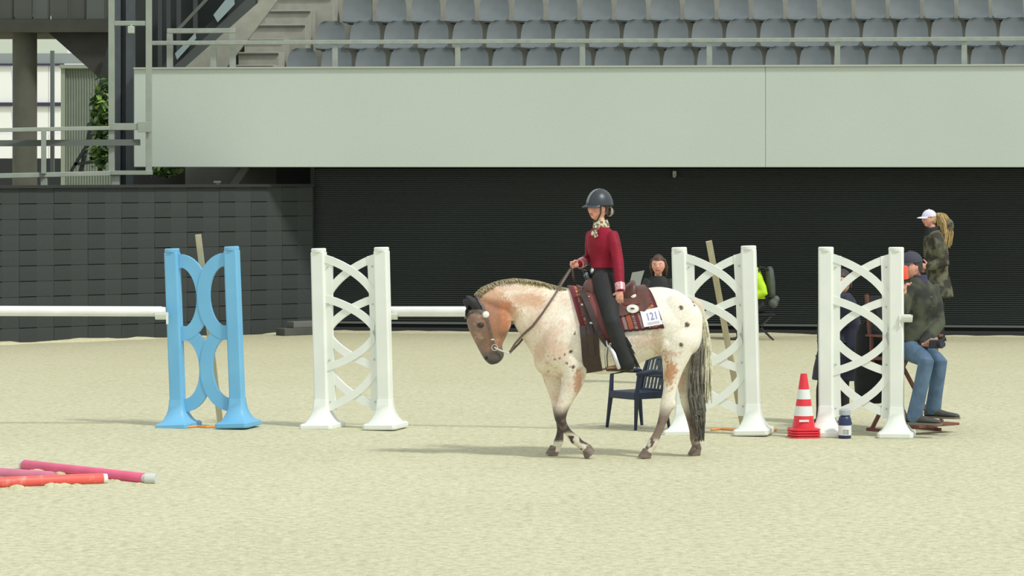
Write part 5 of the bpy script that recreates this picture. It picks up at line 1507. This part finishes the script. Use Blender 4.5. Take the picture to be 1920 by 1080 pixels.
cm = thing('small_camera', 'small black camera held in the seated man lap', 'camera', tuple(MP(1755, 645, -.34)))
mb = MB(); mb.box((0, 0, 0), (.12, .05, .075)); build('body', mb, mat('camera_black', (28, 30, 36), .4), cm, bevel=.008)
mb = MB(); mb.tube([(.03, -.02, 0), (.05, -.075, 0)], [.03, .027], 18, round_caps=False); build('lens', mb, mat('lens_grey', (52, 56, 66), .3), cm, smooth=True, angle=40)
mb = MB(); mb.box((-.03, 0, .043), (.04, .03, .014)); build('top_dial', mb, mat('dial_pale', (150, 154, 166), .4), cm)

# director's chair
M_wood = mat('red_brown_wood', (128, 82, 64), .6, (104, 64, 50), 18, stretch=(1, 1, .15))
M_canvas = mat('black_canvas', (38, 40, 42), .85, (32, 34, 36), 20)
dc = thing('directors_chair', 'tall wooden folding chair with black canvas under the seated man', 'chair', (MP(1702, 812).x, F * HC / (808 - HY), 0), (0, 0, math.radians(40)))
wq, dq, zs, zarm = .235, .175, .655, .855
for sy in (-1, 1):
    y = sy * dq
    for sx in (-1, 1):
        mb = MB(); mb.bar((sx * wq, y, .012), (-sx * wq, y + .015 * sx, zs), .035, .022, up=(0, 1, 0)); build('leg', mb, M_wood, dc, bevel=.003)
for sx in (-1, 1):
    mb = MB(); mb.bar((sx * wq, -dq - .05, .014), (sx * wq, dq + .05, .014), .03, .028); build('foot_bar', mb, M_wood, dc)
    mb = MB(); mb.bar((sx * wq, -dq - .04, zs), (sx * wq, dq + .04, zs), .03, .03); build('seat_rail', mb, M_wood, dc)
    for y in (-dq, dq):
        mb = MB(); mb.bar((sx * wq, y, zs), (sx * wq, y, zarm), .028, .022, up=(0, 1, 0)); build('arm_post', mb, M_wood, dc)
    mb = MB(); mb.bar((sx * wq, -dq - .06, zarm), (sx * wq, dq + .05, zarm), .055, .02); build('armrest', mb, M_wood, dc, bevel=.004)
    mb = MB(); mb.bar((sx * wq, dq + .02, zarm), (sx * wq, dq + .06, 1.22), .026, .026, up=(0, 1, 0)); build('back_post', mb, M_wood, dc)
mb = MB(); rr = []
for i in range(9):
    t = -1 + i / 4; z = zs + .012 - .04 * (1 - t * t); rr.append([Vector((t * wq, -dq - .03, z)), Vector((t * wq, dq + .03, z)), Vector((t * wq, dq + .03, z + .008)), Vector((t * wq, -dq - .03, z + .008))])
mb.rings(rr); build('canvas_seat', mb, M_canvas, dc)
mb = MB(); mb.rings([[Vector((t * wq, dq + .045 + .05 * (1 - t * t), 1.0)), Vector((t * wq, dq + .055 + .05 * (1 - t * t), 1.0)), Vector((t * wq, dq + .07 + .05 * (1 - t * t), 1.2)), Vector((t * wq, dq + .06 + .05 * (1 - t * t), 1.2))] for t in (-1, -.5, 0, .5, 1)]); build('canvas_back', mb, M_canvas, dc)
mb = MB(); mb.box((.02, -dq - .16, .075), (2 * wq + .05, .15, .022)); 
for sx in (-1, 1): mb.bar((sx * (wq - .02), -dq - .10, .075), (sx * (wq - .02), -dq, .24), .022, .022, up=(1, 0, 0))
build('foot_rest', mb, M_wood, dc)
bg_ = thing('shoulder_bag', 'black cloth bag hanging behind the right lattice wing on the chair', 'bag', tuple(P(1632, 680, 28.75)))
mb = MB(); o_ = bg_.location; mb.rings([[P(1630, y, 28.75) + Vector((math.copysign(abs(math.cos(a)) ** .6, math.cos(a)) * w, math.copysign(abs(math.sin(a)) ** .6, math.sin(a)) * d, 0)) for a in (2 * math.pi * i / 24 for i in range(24))] for y, w, d in ((756, .10, .06), (752, .125, .08), (720, .135, .09), (670, .135, .09), (625, .12, .07), (608, .09, .04))]); build('bag_body', mb, M_canvas, bg_, origin=o_, smooth=True, angle=60)
mb = MB(); mb.tube([P(1618, 612, 28.72), P(1640, 570, 28.74), P(1668, 558, 28.70), P(1655, 600, 28.74), P(1645, 612, 28.76)], .012, 8); build('strap', mb, M_canvas, bg_, origin=o_, smooth=True)

# ------------------------------------------------------------------ woman standing by the wall
DW_ = 43.0
def WP(px, py, dy=0.0): return P(px, py, DW_ + dy)
wm = Fig('woman', 'woman in white cap and camouflage jacket with blond ponytail by the black wall', Vector((WP(1757, 640).x, DW_, 0)),
    dict(pel=WP(1759, 545), chest=WP(1755, 474), neck=WP(1750, 433), head=WP(1742.5, 411),
         shL=WP(1757, 445, -.18), elL=WP(1772, 492, -.22), wrL=WP(1741, 500, -.20), shR=WP(1753, 445, .18), elR=WP(1768, 492, .22), wrR=WP(1739, 506, .10),
         hipL=WP(1760, 553, -.09), knL=WP(1758, 596, -.10), anL=WP(1761, 630, -.10), toeL=WP(1745, 639.5, -.12), hipR=WP(1760, 553, .09), knR=WP(1760, 596, .10), anR=WP(1764, 629, .10), toeR=WP(1748, 638.5, .10)),
    (-.97, -.24, 0), (-.97, -.25, -.05), .225, k=.97,
    hands=dict(L=(Vector((-1, .3, .1)), Vector((0, 1, 0)), Vector((0, 0, 1)), .17, .5, None), R=(Vector((-.8, -.6, .1)), Vector((.6, -.8, 0)), Vector((0, 0, 1)), .17, .5, None)))
mb = MB(); wm.torso(mb, .045); wm.arms(mb, .030, .95)
pz = wm.J['pel']; mb.rings([wm.ring(lerp(pz, wm.J['chest'], .35), wm.pf, .185, .16), wm.ring(pz, wm.pf, .215, .19), wm.ring(pz - Z * .08, wm.pf, .222, .20)])
jw = wm.cloth('camouflage_jacket', mb, M_camo, .014, 2)
mb = MB(); nk = wm.J['neck']; mb.rings([[nk + Vector((math.cos(a) * .105 * k - .02, math.sin(a) * .10 * k, z + .02 * math.cos(a))) for a in (2 * math.pi * i / 24 for i in range(24))] for z, k in ((-.04, 1.15), (.02, 1.05), (.05, .95))]); build('dark_collar', mb, M_black, jw, origin=wm.o, smooth=True, angle=60)
mb = MB(); wm.torso(mb, .008, z1=pz.z + .1); wm.legs(mb, .008, 1.08); wm.cloth('trousers', mb, M_black, .012, 2)
for dd in ('L', 'R'): wm.shoe(dd, M_blkshoe)
wm.hair_cap(M_blond); cap_hat(wm, mat('white_cap', (226, 222, 238), .7, (214, 210, 228), 10))
mb = MB(); strands(mb, [WP(1757, 401), WP(1764, 404, .0), WP(1771, 418, -.02), WP(1774, 440, -.04), WP(1771, 462, -.05)], .036, 170, .006, random.Random(2)); wm.part('ponytail', mb, M_blond, smooth=True)
mb = MB(); mb.ball(WP(1779, 424, -.02), (.07, .08, .10), 12, 8); wm.part('hood', mb, M_camo, smooth=True)

# ------------------------------------------------------------------ person in the long navy coat behind the right wing
DC = 29.4
def CP(px, py, dy=0.0): return P(px, py, DC + dy)
gy_ = HY + HC * F / DC
nc = Fig('coat_person', 'person in a long navy quilted coat standing behind the right lattice wing', Vector((CP(1572, 700).x, DC, 0)),
    dict(pel=CP(1575, 660), chest=CP(1573, 592), neck=CP(1575, 552), head=CP(1579, 529, -.02),
         shL=CP(1590, 566, -.13), elL=CP(1602, 618, -.14), wrL=CP(1596, 668, -.20), shR=CP(1554, 566, .13), elR=CP(1546, 618, .16), wrR=CP(1546, 668, .10),
         hipL=CP(1580, 668, -.08), knL=CP(1580, 730, -.09), anL=CP(1584, gy_ - 10, -.09), toeL=CP(1560, gy_ + 1.5, -.16), hipR=CP(1556, 668, .08), knR=CP(1542, 730, .09), anR=CP(1540, gy_ - 13, .09), toeR=CP(1524, gy_ - 2, .03)),
    (-.72, -.69, 0), (-.75, -.66, -.05), .225, k=.86)
mb = MB(); nc.torso(mb, .045); nc.arms(mb, .035, 1.04)
pz = nc.J['pel']; mb.rings([nc.ring(lerp(pz, nc.J['chest'], .4), nc.pf, .17, .15), nc.ring(pz, nc.pf, .215, .19), nc.ring(CP(1573, 690), nc.pf, .24, .215), nc.ring(CP(1571, 712), nc.pf, .245, .22)])
ct = nc.cloth('quilted_coat', mb, M_navyc, .012, 2)
for y in (610, 640, 668, 694):
    q = CP(1573.5, y); t = (y - 592) / 120; mb = MB(); mb.rings([[p + Z * z for p in nc.ring(q, nc.pf, lerp(.188, .243, t) + e, lerp(.160, .218, t) + e, 28)] for z, e in ((-.012, -.008), (0, .004), (.012, -.008))]); build('quilt_seam', mb, M_black, ct, origin=nc.o, smooth=True)
mb = MB(); nc.legs(mb, .008, 1.08); nc.cloth('trousers', mb, M_black, .012, 2)
for dd in ('L', 'R'): nc.shoe(dd, M_blkshoe)
nc.hair_cap(MATS['dark_hair'])

# ------------------------------------------------------------------ person in black behind the horse
DB_ = F / 173.0
def BP(px, py, dy=0.0): return P(px, py, DB_ + dy)
pk = Fig('black_person', 'person in black jacket standing behind the saddle holding a grey sheet', Vector((BP(1240, 700).x, DB_, 0)),
    dict(pel=BP(1240, 608), chest=BP(1234, 552), neck=BP(1234, 520), head=BP(1234.5, 497, -.03),
         shL=BP(1255, 531, -.02), elL=BP(1262, 575, -.02), wrL=BP(1248, 604, -.15), shR=BP(1212, 531, -.02), elR=BP(1203, 570, -.08), wrR=BP(1197, 540, -.26),
         hipL=BP(1249, 616, 0), knL=BP(1253, 664, -.02), anL=BP(1256, 710, 0), toeL=BP(1256, 722, -.14), hipR=BP(1232, 616, 0), knR=BP(1240, 664, -.02), anR=BP(1243, 710, .0), toeR=BP(1241, 722, -.14)),
    (-.10, -1, 0), (-.18, -1, -.03), .215, k=.80, voxel=.007,
    hands=dict(R=(Vector((-.3, -.1, 1)), Vector((-.3, -1, 0)), Vector((-1, 0, 0)), .15, .5, None), L=(Vector((-.9, -.3, -.1)), Vector((0, 1, 0)), Vector((0, 0, 1)), .15, .4, None)))
mb = MB(); pk.torso(mb, .03, z0=BP(0, 612).z); pk.arms(mb, .025, .94); bj = pk.cloth('black_jacket', mb, M_black, .011, 2)
mb = MB(); mb.box(BP(1246, 541, -.148), (.055, .012, .016)); build('chest_patch', mb, mat('patch_pale', (120, 122, 120), .7), bj, origin=pk.o)
mb = MB(); pk.torso(mb, .01, z1=BP(0, 595).z); pk.legs(mb, .01, 1.08); pk.cloth('trousers', mb, M_black, .012, 2)
for dd in ('L', 'R'): pk.shoe(dd, M_blkshoe)
pk.hair_cap(M_hair)
mb = MB()
for s_ in (-1, 1): mb.tube([pk.J['head'] + (pk.hr * s_ * .30 + pk.hfv * .02 + pk.hu * .25) * .215, pk.J['head'] + (pk.hr * s_ * .36 - pk.hfv * .1 - pk.hu * .1) * .215, pk.J['head'] + (pk.hr * s_ * .30 - pk.hfv * .28 - pk.hu * .5) * .215], [.02, .028, .02], 10)
pk.part('side_hair', mb, M_hair, smooth=True)
pp = thing('paper_sheet', 'grey paper sheet held up behind the saddle cantle', 'paper', tuple(BP(1192, 530, -.32)))
mb = MB(); mb.prism([(BP(x, y).x, BP(x, y).z) for x, y in ((1179, 526), (1183, 509), (1206, 505), (1200, 524), (1196, 545), (1178, 545))], DB_ - .335, DB_ - .330); build('sheet', mb, mat('paper_grey', (142, 146, 140), .8), pp, origin=pp.location)

# ------------------------------------------------------------------ steward in neon yellow, sitting by the wall
DE = 43.4
def EP(px, py, dy=0.0): return P(px, py, DE + dy)
ge = HY + HC * F / DE
ste = Fig('steward', 'person in a neon yellow jacket sitting by the wall behind a white wing', Vector((EP(1412, 600).x, DE, 0)),
    dict(pel=EP(1419, 573), chest=EP(1413, 530), neck=EP(1410, 503), head=EP(1406, 485),
         shL=EP(1414, 511, -.17), elL=EP(1432, 548, -.2), wrL=EP(1400, 556, -.17), shR=EP(1411, 511, .17), elR=EP(1424, 548, .2), wrR=EP(1396, 556, .15),
         hipL=EP(1418, 577, -.09), knL=EP(1383, 580, -.12), anL=EP(1388, ge - 9, -.12), toeL=EP(1372, ge, -.13), hipR=EP(1418, 577, .09), knR=EP(1384, 580, .12), anR=EP(1390, ge - 9, .12), toeR=EP(1374, ge - .5, .13)),
    (-.98, -.2, 0), (-.97, -.2, 0), .225, k=.88)
mb = MB(); ste.torso(mb, .035, z0=EP(0, 566).z); ste.arms(mb, .03, .95); yj = ste.cloth('neon_jacket', mb, M_hiviz, .013, 2)
mb = MB(); ste.torso(mb, .05, z0=EP(0, 545).z, z1=EP(0, 512).z); 
for v in mb.v: v.x -= .04
ste.cloth('dark_vest', mb, M_black, .013, 2, parent=yj)
mb = MB(); ste.torso(mb, .01, z1=EP(0, 560).z); ste.legs(mb, .012, 1.08); ste.cloth('trousers', mb, M_black, .013, 2)
for dd in ('L', 'R'): ste.shoe(dd, M_blkshoe)
ste.hair_cap(MATS['dark_hair'])
bk = thing('backpack', 'grey backpack behind the sitting person in neon yellow', 'bag', tuple(EP(1446, 540)))
mb = MB(); mb.rings([[EP(1443 + (y - 500) * .05, y) + Vector((math.cos(a) * w, math.sin(a) * d, 0)) for a in (2 * math.pi * i / 20 for i in range(20))] for y, w, d in ((500, .03, .08), (506, .05, .13), (530, .065, .15), (552, .06, .14), (558, .03, .10))]); build('bag_body', mb, mat('bag_grey', (88, 94, 86), .8, (76, 82, 76), 12), bk, origin=bk.location, smooth=True, angle=60)
mb = MB(); mb.tube([EP(1440, 506, -.1), EP(1425, 500, -.14), EP(1420, 515, -.2), EP(1428, 545, -.16), EP(1440, 552, -.12)], .018, 8); build('shoulder_strap', mb, M_black, bk, origin=bk.location, smooth=True)
stl = thing('folding_stool', 'dark folding stool under the person in neon yellow', 'stool', (EP(1424, 600).x, DE, 0))
mb = MB(); zz = EP(0, 583).z - .03; mb.box((0, 0, zz - .015), (.40, .36, .03)); build('seat', mb, M_canvas, stl, bevel=.006)
for sx, sy in ((-1, -1), (1, -1), (1, 1), (-1, 1)):
    mb = MB(); mb.bar((sx * .18, sy * .16, 0), (-sx * .15, sy * .16, zz - .03), .024, .024, up=(0, 1, 0)); build('leg', mb, M_dark, stl)
gb = thing('cloth_bundle', 'grey cloth bundle on the stool beside the neon jacket', 'bundle', tuple(EP(1446, 572)))
mb = MB(); mb.ball(EP(1449, 568, -.02), (.075, .10, .075), 14, 9); mb.ball(EP(1455, 561, -.04), (.05, .06, .05), 10, 7); q = remesh(mb, .012, 2); build('bundle', q, mat('bundle_grey', (104, 108, 102), .85, (84, 88, 84), 14), gb, origin=gb.location, smooth=True)
